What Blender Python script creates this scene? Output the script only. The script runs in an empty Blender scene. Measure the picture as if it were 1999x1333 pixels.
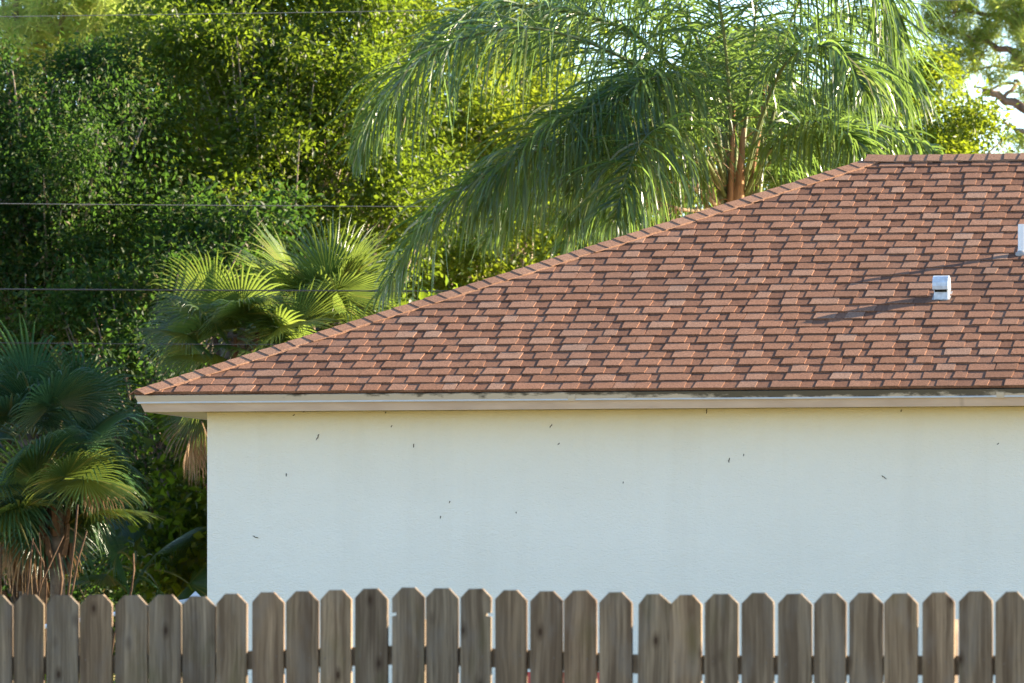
import bpy, math, random
import numpy as np
from mathutils import Vector, Matrix, Quaternion

random.seed(7)
rng = np.random.default_rng(7)
C = bpy.context.scene.collection
SC = bpy.context.scene

# ------------------------------------------------------------------ camera
F = 12777.0          # focal length in photo pixels (1999 wide)
HZ = 1236.6          # photo row of the horizon
ZC = 1.60            # eye height
PHI = math.radians(11.8)   # the house front is turned: its right end is nearer
cam_d = bpy.data.cameras.new('camera')
cam = bpy.data.objects.new('camera', cam_d)
C.objects.link(cam)
cam.location = (0, 0, ZC)
cam.rotation_euler = (math.radians(90), 0, 0)
cam_d.sensor_width = 36.0
cam_d.lens = 36.0 * F / 1999.0
cam_d.shift_y = (HZ - 666.5) / 1999.0
cam_d.clip_start = 0.5
cam_d.clip_end = 6000
cam_d.dof.use_dof = True
cam_d.dof.focus_distance = 43.5
cam_d.dof.aperture_fstop = 7.5
SC.camera = cam

U = Vector((math.cos(PHI), -math.sin(PHI), 0))   # along the house front
W = Vector((math.sin(PHI), math.cos(PHI), 0))    # away from the camera

# ------------------------------------------------------------------ light
sun_dir = (U * 0.92 + W * 0.45 + Vector((0, 0, 0.36))).normalized()
elev = math.asin(sun_dir.z)
azim = math.atan2(sun_dir.x, sun_dir.y)
world = bpy.data.worlds.new('World')
SC.world = world
world.use_nodes = True
nt = world.node_tree
for n in list(nt.nodes):
    nt.nodes.remove(n)
sky = nt.nodes.new('ShaderNodeTexSky')
sky.sky_type = 'NISHITA'
sky.sun_disc = False
sky.sun_elevation = elev
sky.sun_rotation = azim
sky.altitude = 0
sky.air_density = 0.8
sky.dust_density = 0.1
sky.ozone_density = 2.0
bg = nt.nodes.new('ShaderNodeBackground')
bg.inputs['Strength'].default_value = 0.095
wo = nt.nodes.new('ShaderNodeOutputWorld')
nt.links.new(sky.outputs[0], bg.inputs[0])
nt.links.new(bg.outputs[0], wo.inputs[0])
sun_l = bpy.data.lights.new('sun', 'SUN')
sun_l.energy = 5.0
sun_l.angle = math.radians(0.5)
sun_l.color = (1.0, 0.84, 0.62)
sun = bpy.data.objects.new('sun', sun_l)
C.objects.link(sun)
sun.location = (30, 20, 30)
sun.rotation_euler = sun_dir.to_track_quat('Z', 'Y').to_euler()
SC.view_settings.view_transform = 'Standard'
SC.view_settings.look = 'None'
SC.view_settings.gamma = 1.0
SC.view_settings.exposure = 2.36
SC.cycles.use_denoising = True
SC.cycles.max_bounces = 8
SC.cycles.transmission_bounces = 6
SC.cycles.sample_clamp_indirect = 6.0

# ------------------------------------------------------------------ helpers
def P(px, py, D):
    """photo pixel + depth in metres -> world point"""
    return Vector(((px - 1000) / F * D, D, ZC + (HZ - py) / F * D))

def link(name, me, parent=None, mats=None, loc=None, rot=None):
    o = bpy.data.objects.new(name, me)
    C.objects.link(o)
    if parent is not None:
        o.parent = parent
    if loc is not None:
        o.location = loc
    if rot is not None:
        o.rotation_euler = rot
    if mats is not None and me is not None:
        for m in (mats if isinstance(mats, (list, tuple)) else [mats]):
            me.materials.append(m)
    return o

def tag(o, label, cat, group=None):
    o['label'] = label
    o['category'] = cat
    if group:
        o['group'] = group
    return o

def thing(name, label, cat, loc=(0, 0, 0), rz=0.0, group=None):
    o = bpy.data.objects.new(name, None)
    C.objects.link(o)
    o.location = loc
    o.rotation_euler = (0, 0, rz)
    o.empty_display_size = 0.2
    return tag(o, label, cat, group)

class MB:
    def __init__(self):
        self.v = []
        self.f = []
        self.m = []
    def face(self, pts, m=0):
        i = len(self.v)
        self.v += [tuple(p) for p in pts]
        self.f.append(tuple(range(i, i + len(pts))))
        self.m.append(m)
    def shared(self, verts, faces, m=0):
        i = len(self.v)
        self.v += [tuple(p) for p in verts]
        for f in faces:
            self.f.append(tuple(a + i for a in f))
            self.m.append(m)
    def box(self, lo, hi, m=0):
        x0, y0, z0 = lo
        x1, y1, z1 = hi
        self.shared([(x0, y0, z0), (x1, y0, z0), (x1, y1, z0), (x0, y1, z0), (x0, y0, z1), (x1, y0, z1), (x1, y1, z1), (x0, y1, z1)],
                    [(0, 3, 2, 1), (4, 5, 6, 7), (0, 1, 5, 4), (1, 2, 6, 5), (2, 3, 7, 6), (3, 0, 4, 7)], m)
    def tube(self, pts, radii, n=6, m=0, caps=True):
        pts = [Vector(p) for p in pts]
        vs = []
        up = Vector((0.13, 0.31, 0.94))
        for i, p in enumerate(pts):
            a = pts[max(i - 1, 0)]
            b = pts[min(i + 1, len(pts) - 1)]
            t = (b - a)
            t = t.normalized() if t.length > 1e-9 else Vector((0, 0, 1))
            s = t.cross(up)
            if s.length < 1e-3:
                s = t.cross(Vector((1, 0, 0)))
            s.normalize()
            r2 = s.cross(t)
            r = radii[i] if isinstance(radii, (list, tuple)) else radii
            for k in range(n):
                an = 2 * math.pi * k / n
                vs.append(p + s * (r * math.cos(an)) + r2 * (r * math.sin(an)))
        fs = []
        for i in range(len(pts) - 1):
            for k in range(n):
                k2 = (k + 1) % n
                fs.append((i * n + k, i * n + k2, (i + 1) * n + k2, (i + 1) * n + k))
        if caps:
            fs.append(tuple(range(n))[::-1])
            fs.append(tuple((len(pts) - 1) * n + k for k in range(n)))
        self.shared(vs, fs, m)
    def mesh(self, name, smooth=False):
        me = bpy.data.meshes.new(name)
        me.from_pydata(self.v, [], self.f)
        if any(self.m):
            me.polygons.foreach_set('material_index', self.m)
        if smooth:
            me.polygons.foreach_set('use_smooth', [True] * len(self.f))
        me.update()
        return me
    def build(self, name, mats, parent=None, smooth=False, loc=None, rot=None):
        return link(name, self.mesh(name, smooth), parent, mats, loc, rot)

def np_mesh(name, verts, faces, smooth=False):
    """verts (n,3), faces (m,k) numpy"""
    me = bpy.data.meshes.new(name)
    k = faces.shape[1]
    me.vertices.add(len(verts))
    me.vertices.foreach_set('co', np.ascontiguousarray(verts, dtype=np.float32).ravel())
    me.loops.add(faces.size)
    me.loops.foreach_set('vertex_index', np.ascontiguousarray(faces, dtype=np.int32).ravel())
    me.polygons.add(len(faces))
    me.polygons.foreach_set('loop_start', np.arange(0, faces.size, k, dtype=np.int32))
    me.polygons.foreach_set('loop_total', np.full(len(faces), k, dtype=np.int32))
    if smooth:
        me.polygons.foreach_set('use_smooth', np.ones(len(faces), dtype=bool))
    me.update(calc_edges=True)
    return me

# ------------------------------------------------------------------ materials
class NT:
    def __init__(self, name):
        self.mat = bpy.data.materials.new(name)
        self.mat.use_nodes = True
        self.t = self.mat.node_tree
        for n in list(self.t.nodes):
            self.t.nodes.remove(n)
    def n(self, typ, **kw):
        x = self.t.nodes.new(typ)
        for k, v in kw.items():
            if k in x.inputs:
                x.inputs[k].default_value = v
            else:
                setattr(x, k, v)
        return x
    def l(self, a, b):
        self.t.links.new(a, b)
    def out(self, sh):
        o = self.n('ShaderNodeOutputMaterial')
        self.l(sh, o.inputs['Surface'])
        return self.mat
    def noise(self, scale, detail=3.0, vec=None, rough=0.55):
        x = self.n('ShaderNodeTexNoise')
        x.inputs['Scale'].default_value = scale
        x.inputs['Detail'].default_value = detail
        x.inputs['Roughness'].default_value = rough
        if vec is not None:
            self.l(vec, x.inputs['Vector'])
        return x.outputs['Fac']
    def ramp(self, fac, stops, interp='LINEAR'):
        r = self.n('ShaderNodeValToRGB')
        r.color_ramp.interpolation = interp
        e = r.color_ramp.elements
        while len(e) < len(stops):
            e.new(0.5)
        for i, (p, c) in enumerate(stops):
            e[i].position = p
            e[i].color = (c, c, c, 1) if isinstance(c, (int, float)) else (*c, 1)
        self.l(fac, r.inputs[0])
        return r.outputs[0]
    def mix(self, fac, a, b, mode='MIX'):
        x = self.n('ShaderNodeMix', data_type='RGBA', blend_type=mode)
        for v, s in ((fac, x.inputs[0]), (a, x.inputs[6]), (b, x.inputs[7])):
            if isinstance(v, bpy.types.NodeSocket):
                self.l(v, s)
            elif isinstance(v, (int, float)):
                s.default_value = v
            else:
                s.default_value = (*v, 1)
        return x.outputs[2]
    def math(self, op, a, b=None, clamp=False):
        x = self.n('ShaderNodeMath', operation=op, use_clamp=clamp)
        for i, v in enumerate((a, b)):
            if v is None:
                continue
            if isinstance(v, bpy.types.NodeSocket):
                self.l(v, x.inputs[i])
            else:
                x.inputs[i].default_value = v
        return x.outputs[0]
    def coord(self, kind='Object', scale=None):
        c = self.n('ShaderNodeTexCoord').outputs[kind]
        if scale is None:
            return c
        m = self.n('ShaderNodeMapping')
        m.inputs['Scale'].default_value = scale
        self.l(c, m.inputs['Vector'])
        return m.outputs[0]
    def rand(self):
        a = self.n('ShaderNodeObjectInfo').outputs['Random']
        b = self.n('ShaderNodeNewGeometry').outputs['Random Per Island']
        return self.math('FRACT', self.math('ADD', a, b))
    def bump(self, h, strength, dist):
        b = self.n('ShaderNodeBump')
        b.inputs['Strength'].default_value = strength
        b.inputs['Distance'].default_value = dist
        self.l(h, b.inputs['Height'])
        return b.outputs[0]
    def bsdf(self, col, rough=0.7, spec=0.3, normal=None, metallic=0.0):
        p = self.n('ShaderNodeBsdfPrincipled')
        if isinstance(col, bpy.types.NodeSocket):
            self.l(col, p.inputs['Base Color'])
        else:
            p.inputs['Base Color'].default_value = (*col, 1)
        if isinstance(rough, bpy.types.NodeSocket):
            self.l(rough, p.inputs['Roughness'])
        else:
            p.inputs['Roughness'].default_value = rough
        p.inputs['Specular IOR Level'].default_value = spec
        p.inputs['Metallic'].default_value = metallic
        if normal is not None:
            self.l(normal, p.inputs['Normal'])
        return p.outputs[0]

def leaf_mat(name, stops, trans, tfac=0.4, rough=0.42, spec=0.45):
    t = NT(name)
    col = t.ramp(t.rand(), stops)
    n = t.noise(1.1, 2.0, t.coord())
    col = t.mix(t.ramp(n, [(0.42, 0.0), (0.72, 0.5)]), col, trans, 'MIX')
    s = t.bsdf(col, rough, spec)
    tr = t.n('ShaderNodeBsdfTranslucent')
    tcol = t.mix(0.65, col, tuple(min(1, c * 3.0) for c in trans), 'MIX')
    t.l(tcol, tr.inputs['Color'])
    mx = t.n('ShaderNodeMixShader')
    mx.inputs[0].default_value = tfac
    t.l(s, mx.inputs[1])
    t.l(tr.outputs[0], mx.inputs[2])
    return t.out(mx.outputs[0])

def plain(name, col, rough=0.6, spec=0.3, var=0.25, scale=9.0, metallic=0.0, bump=0.0):
    t = NT(name)
    n = t.noise(scale, 5.0, t.coord())
    c = t.mix(t.ramp(n, [(0.3, 0.0), (0.75, 1.0)]), tuple(x * (1 - var) for x in col), tuple(min(1, x * (1 + var)) for x in col))
    nm = t.bump(n, 0.5, bump) if bump else None
    return t.out(t.bsdf(c, rough, spec, nm, metallic))

def bark(name, col, scale=(14, 14, 3)):
    t = NT(name)
    n = t.noise(1.0, 6.0, t.coord('Object', scale))
    c = t.mix(t.ramp(n, [(0.3, 0.0), (0.7, 1.0)]), tuple(x * 0.4 for x in col), tuple(x * 1.35 for x in col))
    return t.out(t.bsdf(c, 0.9, 0.1, t.bump(n, 0.7, 0.02)))

# shingles: mineral granules over a blended brown, one tint per piece
def shingle_mat(name, stops):
    t = NT(name)
    base = t.ramp(t.rand(), stops)
    co = t.coord()
    geo = t.n('ShaderNodeNewGeometry').outputs['Position']
    g = t.noise(230.0, 2.0, geo, 0.7)
    g2 = t.noise(80.0, 3.0, geo, 0.75)
    gr = t.math('ADD', t.math('MULTIPLY', g, 0.4), t.math('MULTIPLY', g2, 0.6))
    col = t.mix(t.ramp(gr, [(0.32, 0.0), (0.68, 1.0)]), t.mix(1.0, base, (0.36, 0.33, 0.31), 'MULTIPLY'), t.mix(1.0, base, (1.7, 1.74, 1.78), 'MULTIPLY'))
    st = t.noise(0.9, 4.0, geo)
    col = t.mix(t.ramp(st, [(0.50, 0.0), (0.74, 0.45)]), col, (0.085, 0.055, 0.043))
    return t.out(t.bsdf(col, 0.92, 0.12, t.bump(gr, 0.45, 0.0025)))

M = {}
M['tab'] = shingle_mat('shingle_tab', [(0.0, (0.18, 0.087, 0.049)), (0.25, (0.232, 0.114, 0.067)), (0.5, (0.20, 0.098, 0.056)), (0.75, (0.237, 0.122, 0.074)), (0.92, (0.248, 0.140, 0.090)), (1.0, (0.256, 0.155, 0.105))])
M['strip'] = shingle_mat('shingle_strip', [(0.0, (0.128, 0.06, 0.035)), (0.4, (0.162, 0.077, 0.045)), (0.8, (0.19, 0.093, 0.055)), (1.0, (0.205, 0.107, 0.067))])
M['cap'] = shingle_mat('shingle_cap', [(0.0, (0.238, 0.124, 0.074)), (0.5, (0.265, 0.143, 0.088)), (1.0, (0.265, 0.152, 0.097))])

# stucco
t = NT('cream_stucco')
co = t.coord('Object', (1.0, 1.0, 2.4))
n1 = t.noise(52.0, 5.0, co, 0.65)
n2 = t.noise(7.0, 3.0, co)
n3 = t.noise(0.6, 3.0, co)
ridge_ = t.ramp(n1, [(0.30, 0.0), (0.72, 1.0)])
hgt = t.math('ADD', t.math('MULTIPLY', ridge_, 0.7), t.math('MULTIPLY', n2, 0.5))
col = t.mix(t.ramp(n3, [(0.35, 0.0), (0.7, 1.0)]), (0.835, 0.795, 0.705), (0.865, 0.83, 0.745))
strk = t.noise(1.0, 4.0, t.coord('Object', (4.5, 4.5, 0.35)))
col = t.mix(t.ramp(strk, [(0.52, 0.0), (0.78, 0.13)]), col, (0.55, 0.50, 0.40))
M['stucco'] = t.out(t.bsdf(col, 0.85, 0.15, t.bump(hgt, 0.62, 0.010)))

# fascia board paint
t = NT('tan_fascia')
co = t.coord('Object', (0.7, 3.0, 3.0))
n = t.noise(5.0, 5.0, co)
seam = t.noise(1.7, 4.0, t.coord('Object', (2.0, 0.2, 0.2)))
c = t.mix(t.ramp(n, [(0.35, 0.0), (0.7, 1.0)]), (0.52, 0.38, 0.29), (0.61, 0.46, 0.355))
c = t.mix(t.ramp(seam, [(0.66, 0.0), (0.74, 0.55)]), c, (0.16, 0.11, 0.085))
M['fascia'] = t.out(t.bsdf(c, 0.6, 0.3))

# drip edge: cream metal with black mildew hanging from its upper edge, heavier along the right
t = NT('drip_edge_metal')
obj = t.coord('Object')
sep = t.n('ShaderNodeSeparateXYZ')
t.l(obj, sep.inputs[0])
along = t.math('MULTIPLY', t.math('SUBTRACT', sep.outputs[0], 0.7), 0.26, True)
stn = t.noise(1.0, 6.0, t.coord('Object', (5.5, 14.0, 14.0)), 0.65)
big = t.noise(1.0, 2.0, t.coord('Object', (0.9, 1.0, 1.0)))
top = t.math('MULTIPLY', t.math('SUBTRACT', sep.outputs[2], 2.575), 20.0, True)
amt = t.math('ADD', t.math('ADD', stn, t.math('MULTIPLY', along, 0.30)), t.math('MULTIPLY', big, 0.22))
amt = t.math('ADD', amt, t.math('MULTIPLY', top, 0.26))
fac = t.ramp(amt, [(0.88, 0.0), (1.10, 0.88)])
c = t.mix(fac, (0.52, 0.43, 0.33), (0.05, 0.042, 0.03))
M['drip'] = t.out(t.bsdf(c, 0.45, 0.4))
M['lip'] = plain('drip_edge_lip', (0.55, 0.57, 0.60), 0.3, 0.6, 0.1, 12)
M['soffit'] = plain('soffit_board', (0.60, 0.48, 0.29), 0.7, 0.2, 0.08, 6)
M['galv'] = plain('galvanised_sheet', (0.50, 0.56, 0.63), 0.45, 0.5, 0.28, 26, 0.15)
M['pvc'] = plain('white_pvc', (0.72, 0.74, 0.76), 0.4, 0.5, 0.06, 20)
M['dark'] = plain('dark_hole', (0.02, 0.02, 0.018), 0.8, 0.1, 0.1)
M['lead'] = plain('lead_flashing', (0.32, 0.30, 0.29), 0.6, 0.4, 0.2, 30)
M['speck'] = plain('mud_speck', (0.06, 0.045, 0.03), 0.9, 0.1, 0.3, 60)

# weathered cedar picket
t = NT('weathered_picket')
oi = t.n('ShaderNodeObjectInfo').outputs['Random']
obj = t.coord('Object')
cmb = t.n('ShaderNodeCombineXYZ')
t.l(t.math('MULTIPLY', oi, 37.0), cmb.inputs[0])
t.l(t.math('MULTIPLY', oi, 91.0), cmb.inputs[1])
t.l(t.math('MULTIPLY', oi, 53.0), cmb.inputs[2])
va = t.n('ShaderNodeVectorMath', operation='ADD')
t.l(obj, va.inputs[0])
t.l(cmb.outputs[0], va.inputs[1])
vec = va.outputs[0]
def mp(v, s):
    m_ = t.n('ShaderNodeMapping')
    m_.inputs['Scale'].default_value = s
    t.l(v, m_.inputs['Vector'])
    return m_.outputs[0]
warp = t.n('ShaderNodeTexNoise')
warp.inputs['Scale'].default_value = 3.2
warp.inputs['Detail'].default_value = 2.0
t.l(mp(vec, (1, 1, 0.8)), warp.inputs['Vector'])
wv = t.n('ShaderNodeVectorMath', operation='MULTIPLY_ADD')
t.l(warp.outputs['Color'], wv.inputs[0])
wv.inputs[1].default_value = (0.034, 0.0, 0.12)
t.l(vec, wv.inputs[2])
gv = wv.outputs[0]
grain = t.noise(1.0, 5.0, mp(gv, (120, 30, 2.6)), 0.7)
band = t.noise(1.0, 3.0, mp(gv, (26, 10, 1.2)), 0.5)
blot = t.noise(1.0, 3.0, mp(vec, (9, 9, 4.0)))
c = t.mix(t.ramp(grain, [(0.3, 0.0), (0.72, 1.0)]), (0.085, 0.068, 0.052), (0.34, 0.285, 0.225))
c = t.mix(t.ramp(band, [(0.38, 0.75), (0.62, 0.0)]), c, (0.075, 0.054, 0.04))
c = t.mix(t.math('MULTIPLY', t.ramp(blot, [(0.5, 0.0), (0.72, 1.0)]), 0.55), c, (0.16, 0.155, 0.155))
c = t.mix(t.math('MULTIPLY', t.ramp(t.noise(1.0, 3.0, mp(vec, (6, 6, 2.5))), [(0.56, 0.0), (0.75, 1.0)]), 0.5), c, (0.085, 0.085, 0.035))
vor = t.n('ShaderNodeTexVoronoi', feature='F1')
vor.inputs['Scale'].default_value = 1.0
t.l(mp(vec, (9.0, 0.01, 4.6)), vor.inputs['Vector'])
kd = vor.outputs['Distance']
c = t.mix(t.ramp(kd, [(0.05, 0.9), (0.09, 0.5), (0.22, 0.0)]), c, (0.03, 0.016, 0.009))
tint = t.ramp(oi, [(0.0, (0.74, 0.66, 0.55)), (0.3, (1.15, 0.96, 0.76)), (0.55, (0.86, 0.82, 0.74)), (0.8, (1.05, 0.95, 0.80)), (1.0, (1.3, 1.12, 0.9))])
c = t.mix(1.0, c, tint, 'MULTIPLY')
M['picket'] = t.out(t.bsdf(c, 0.85, 0.2, t.bump(grain, 0.4, 0.003)))
M['rail'] = plain('fence_rail_wood', (0.15, 0.11, 0.075), 0.85, 0.2, 0.4, 12)
M['nail'] = plain('nail_steel', (0.10, 0.085, 0.075), 0.5, 0.4, 0.2, 40)

# ground
t = NT('lawn')
geo = t.n('ShaderNodeNewGeometry').outputs['Position']
n = t.noise(1.3, 6.0, geo)
n2 = t.noise(24.0, 3.0, geo)
c = t.mix(t.ramp(n, [(0.35, 0.0), (0.68, 1.0)]), (0.22, 0.18, 0.045), (0.40, 0.29, 0.085))
c = t.mix(t.math('MULTIPLY', n2, 0.5), c, (0.29, 0.22, 0.07))
M['lawn'] = t.out(t.bsdf(c, 0.95, 0.1, t.bump(n2, 0.6, 0.03)))

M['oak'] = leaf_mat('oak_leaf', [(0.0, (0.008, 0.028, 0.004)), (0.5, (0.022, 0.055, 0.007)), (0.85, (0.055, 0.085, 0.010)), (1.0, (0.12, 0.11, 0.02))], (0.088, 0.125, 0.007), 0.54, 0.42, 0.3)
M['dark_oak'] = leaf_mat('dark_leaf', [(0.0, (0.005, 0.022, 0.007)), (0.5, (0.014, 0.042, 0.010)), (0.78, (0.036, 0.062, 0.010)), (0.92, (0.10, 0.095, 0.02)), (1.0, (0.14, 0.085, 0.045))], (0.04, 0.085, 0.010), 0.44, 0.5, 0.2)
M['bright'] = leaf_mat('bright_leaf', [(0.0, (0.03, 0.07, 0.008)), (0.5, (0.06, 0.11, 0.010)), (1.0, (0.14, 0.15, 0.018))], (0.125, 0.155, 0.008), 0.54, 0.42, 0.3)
M['pine'] = leaf_mat('pine_needle', [(0.0, (0.10, 0.17, 0.045)), (0.6, (0.19, 0.26, 0.065)), (1.0, (0.40, 0.31, 0.10))], (0.22, 0.27, 0.055), 0.5, 0.5, 0.3)
M['queen'] = leaf_mat('queen_palm_leaflet', [(0.0, (0.006, 0.034, 0.018)), (0.5, (0.014, 0.055, 0.024)), (0.82, (0.04, 0.085, 0.026)), (0.95, (0.13, 0.15, 0.05)), (1.0, (0.27, 0.22, 0.11))], (0.085, 0.132, 0.022), 0.52, 0.26, 0.7)
M['fan'] = leaf_mat('fan_palm_blade', [(0.0, (0.010, 0.045, 0.022)), (0.6, (0.026, 0.07, 0.028)), (0.9, (0.08, 0.11, 0.03)), (1.0, (0.22, 0.18, 0.06))], (0.10, 0.135, 0.018), 0.48, 0.30, 0.6)
M['fanblue'] = leaf_mat('shade_fan_blade', [(0.0, (0.008, 0.042, 0.026)), (0.6, (0.020, 0.062, 0.032)), (0.93, (0.05, 0.085, 0.03)), (1.0, (0.18, 0.15, 0.06))], (0.045, 0.095, 0.03), 0.36, 0.32, 0.55)  # darker, bluer copy of the fan blade: shade put into the colour
M['deadfan'] = leaf_mat('dead_fan', [(0.0, (0.16, 0.10, 0.06)), (0.5, (0.26, 0.18, 0.115)), (1.0, (0.36, 0.28, 0.2))], (0.26, 0.17, 0.09), 0.25, 0.7, 0.2)
M['rachis'] = plain('palm_rachis', (0.115, 0.14, 0.05), 0.5, 0.35, 0.3, 14)
M['dead'] = plain('dead_stalk', (0.30, 0.21, 0.13), 0.85, 0.15, 0.35, 22)
M['dstem'] = plain('dry_stem_bark', (0.075, 0.047, 0.03), 0.9, 0.1, 0.4, 20)
M['sheath'] = bark('palm_sheath', (0.34, 0.19, 0.10), (22, 22, 2.5))
M['sheathg'] = bark('palm_sheath_green', (0.17, 0.18, 0.085), (18, 18, 1.8))
M['bark'] = bark('grey_bark', (0.16, 0.125, 0.095))
M['pbark'] = bark('pine_bark', (0.23, 0.15, 0.11), (9, 9, 5))
M['twig'] = plain('pale_twig', (0.30, 0.24, 0.17), 0.9, 0.1, 0.35, 10)
M['ptrunk'] = bark('palm_trunk', (0.13, 0.10, 0.075), (10, 10, 16))
M['wire'] = plain('pale_cable', (0.20, 0.19, 0.18), 0.5, 0.4, 0.1)
M['wired'] = plain('dark_cable', (0.04, 0.04, 0.048), 0.5, 0.4, 0.1)
M['red'] = plain('red_plastic', (0.45, 0.03, 0.03), 0.4, 0.5, 0.12)
M['white'] = plain('white_plastic', (0.75, 0.76, 0.77), 0.4, 0.5, 0.06)
M['vinyl'] = plain('pale_vinyl', (0.62, 0.66, 0.72), 0.45, 0.4, 0.05)

# ------------------------------------------------------------------ ground
PAD = 0.55
def ground_z(x, y):
    k = min(max((y - 30.0) / 8.0, 0.0), 1.0)
    return PAD * k * k * (3 - 2 * k)
xs = [-2500, -600, -150, -60, -30, -15, -8, -4, 0, 4, 8, 15, 30, 60, 150, 600, 2500]
ys = [-1500, -300, -80, -30, -10, 0, 10, 20, 26, 30, 31, 32, 33, 34, 35, 36, 37, 38, 44, 60, 90, 150, 400, 1200, 4000]
gb = MB()
gv_ = [(x, y, ground_z(x, y)) for y in ys for x in xs]
nx = len(xs)
gf = [(j * nx + i, j * nx + i + 1, (j + 1) * nx + i + 1, (j + 1) * nx + i) for j in range(len(ys) - 1) for i in range(nx - 1)]
gb.shared(gv_, gf)
g = gb.build('ground', M['lawn'], smooth=True)
g['kind'] = 'structure'

# ------------------------------------------------------------------ house
TH = math.atan(5 / 12)
sT, cT = math.sin(TH), math.cos(TH)
EXPO = 0.143
NROW = 32.4
R = NROW * EXPO * cT           # half depth of the house
HL = 14.0                      # eave length
D0 = 43.03
corner = P(262, 768.5, D0)
ZE = corner.z - PAD            # eave height over the pad
house = thing('house', 'single-storey cream stucco house with brown shingle hip roof', 'house', (corner.x, corner.y, PAD), -PHI)

def ring(mb, prof, m=0):
    """profile of (inset, z) swept round the rectangular eave with mitred corners"""
    for (i0, z0), (i1, z1) in zip(prof[:-1], prof[1:]):
        a = [(i0, i0, z0), (HL - i0, i0, z0), (HL - i0, 2 * R - i0, z0), (i0, 2 * R - i0, z0)]
        b = [(i1, i1, z1), (HL - i1, i1, z1), (HL - i1, 2 * R - i1, z1), (i1, 2 * R - i1, z1)]
        for k in range(4):
            k2 = (k + 1) % 4
            mb.face([a[k], b[k], b[k2], a[k2]], m)

OV = 0.395
zt = ZE - 0.010
def fp(d, out=0.0):
    """point on the fascia, d metres down it, out metres proud of it"""
    return (sT * d - cT * out + 0.012, zt - cT * d - sT * out)
FH = 0.118
DH = 0.052
# walls: four, each a slab of its own
zw = ZE - 0.112
def wall_mesh(x0, y0, x1, y1):
    w_ = MB()
    w_.box((x0, y0, -0.1), (x1, y1, zw))
    return w_
wfront = wall_mesh(OV, OV, HL - OV, OV + 0.2).build('wall', M['stucco'], house)
wall_mesh(OV, OV + 0.2, OV + 0.2, 2 * R - OV - 0.2).build('wall', M['stucco'], house)
wall_mesh(HL - OV - 0.2, OV + 0.2, HL - OV, 2 * R - OV - 0.2).build('wall', M['stucco'], house)
wall_mesh(OV, 2 * R - OV - 0.2, HL - OV, 2 * R - OV).build('wall', M['stucco'], house)
b_ = MB()
ring(b_, [fp(DH - 0.012), fp(FH), (fp(FH)[0] + 0.022, fp(FH)[1] + 0.003)])
b_.build('fascia', M['fascia'], house)
b_ = MB()
ring(b_, [(0.02, zt + 0.004), fp(0.0, 0.009), fp(DH - 0.008, 0.009)])
dr = b_.build('drip_edge', M['drip'], house)
b_ = MB()
ring(b_, [fp(DH - 0.0085, 0.009), fp(DH - 0.006, 0.015), fp(DH + 0.001, 0.015), fp(DH + 0.002, 0.001)])
b_.build('drip_lip', M['lip'], dr)
b_ = MB()
ring(b_, [(fp(FH)[0] + 0.022, fp(FH)[1] + 0.004), (OV + 0.05, fp(FH)[1] + 0.010)])
b_.build('soffit', M['soffit'], house)

def eave_u(px):
    k = (px - 1000) / F
    # eave line: corner + u * U ; x / y = k
    return (k * corner.y - corner.x) / (U.x - k * U.y)
for px in (1108, 1945):
    b_ = MB()
    u0 = eave_u(px)
    (y0, z0), (y1, z1) = fp(0.001, 0.0105), fp(DH + 0.004, 0.0165)
    b_.shared([(u0, y0, z0), (u0 + 0.05, y0, z0), (u0 + 0.05, y1, z1), (u0, y1, z1), (u0, y0 + 0.004, z0), (u0 + 0.05, y0 + 0.004, z0), (u0 + 0.05, y1 + 0.004, z1), (u0, y1 + 0.004, z1)],
              [(0, 1, 2, 3), (4, 7, 6, 5), (0, 4, 5, 1), (3, 2, 6, 7), (0, 3, 7, 4), (1, 5, 6, 2)])
    b_.build('drip_joint', M['drip'], dr)

# roof deck (four planes, a little under the shingles)
zr = ZE + R * sT / cT
b_ = MB()
dz = -0.007
e = 0.006
A0, A1, A2, A3 = (e, e, ZE + dz), (HL - e, e, ZE + dz), (HL - e, 2 * R - e, ZE + dz), (e, 2 * R - e, ZE + dz)
B0, B1 = (R, R, zr + dz), (HL - R, R, zr + dz)
b_.face([A0, A1, B1, B0])
b_.face([A1, A2, B1])
b_.face([A2, A3, B0, B1])
b_.face([A3, A0, B0])
roof = b_.build('roof', M['strip'], house)
roof['label'] = 'brown hip roof of laminated asphalt shingles'

HB, HT, OVL = 0.0105, 0.0034, 0.020
def hb(dv):
    return HB - (HB - 0.001) * dv / (EXPO + OVL)
def tooth(ub0, ub1, ut0, ut1, dv1, jh):
    """slab of one tab, local frame: x along the eave, y up the slope, z off the roof"""
    h0, h1 = HB + HT + jh, hb(dv1) + HT + jh
    lo0, lo1 = HB - 0.002, hb(dv1) - 0.002
    a, b2, c2, d2 = (ub0, 0, h0), (ub1, 0, h0), (ut1, dv1, h1), (ut0, dv1, h1)
    A_, B_, C_, D_ = (ub0, 0, lo0), (ub1, 0, lo0), (ut1, dv1, lo1), (ut0, dv1, lo1)
    return [a, b2, c2, d2, A_, B_, C_, D_], [(0, 1, 2, 3), (4, 5, 1, 0), (5, 6, 2, 1), (7, 4, 0, 3)]

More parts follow.
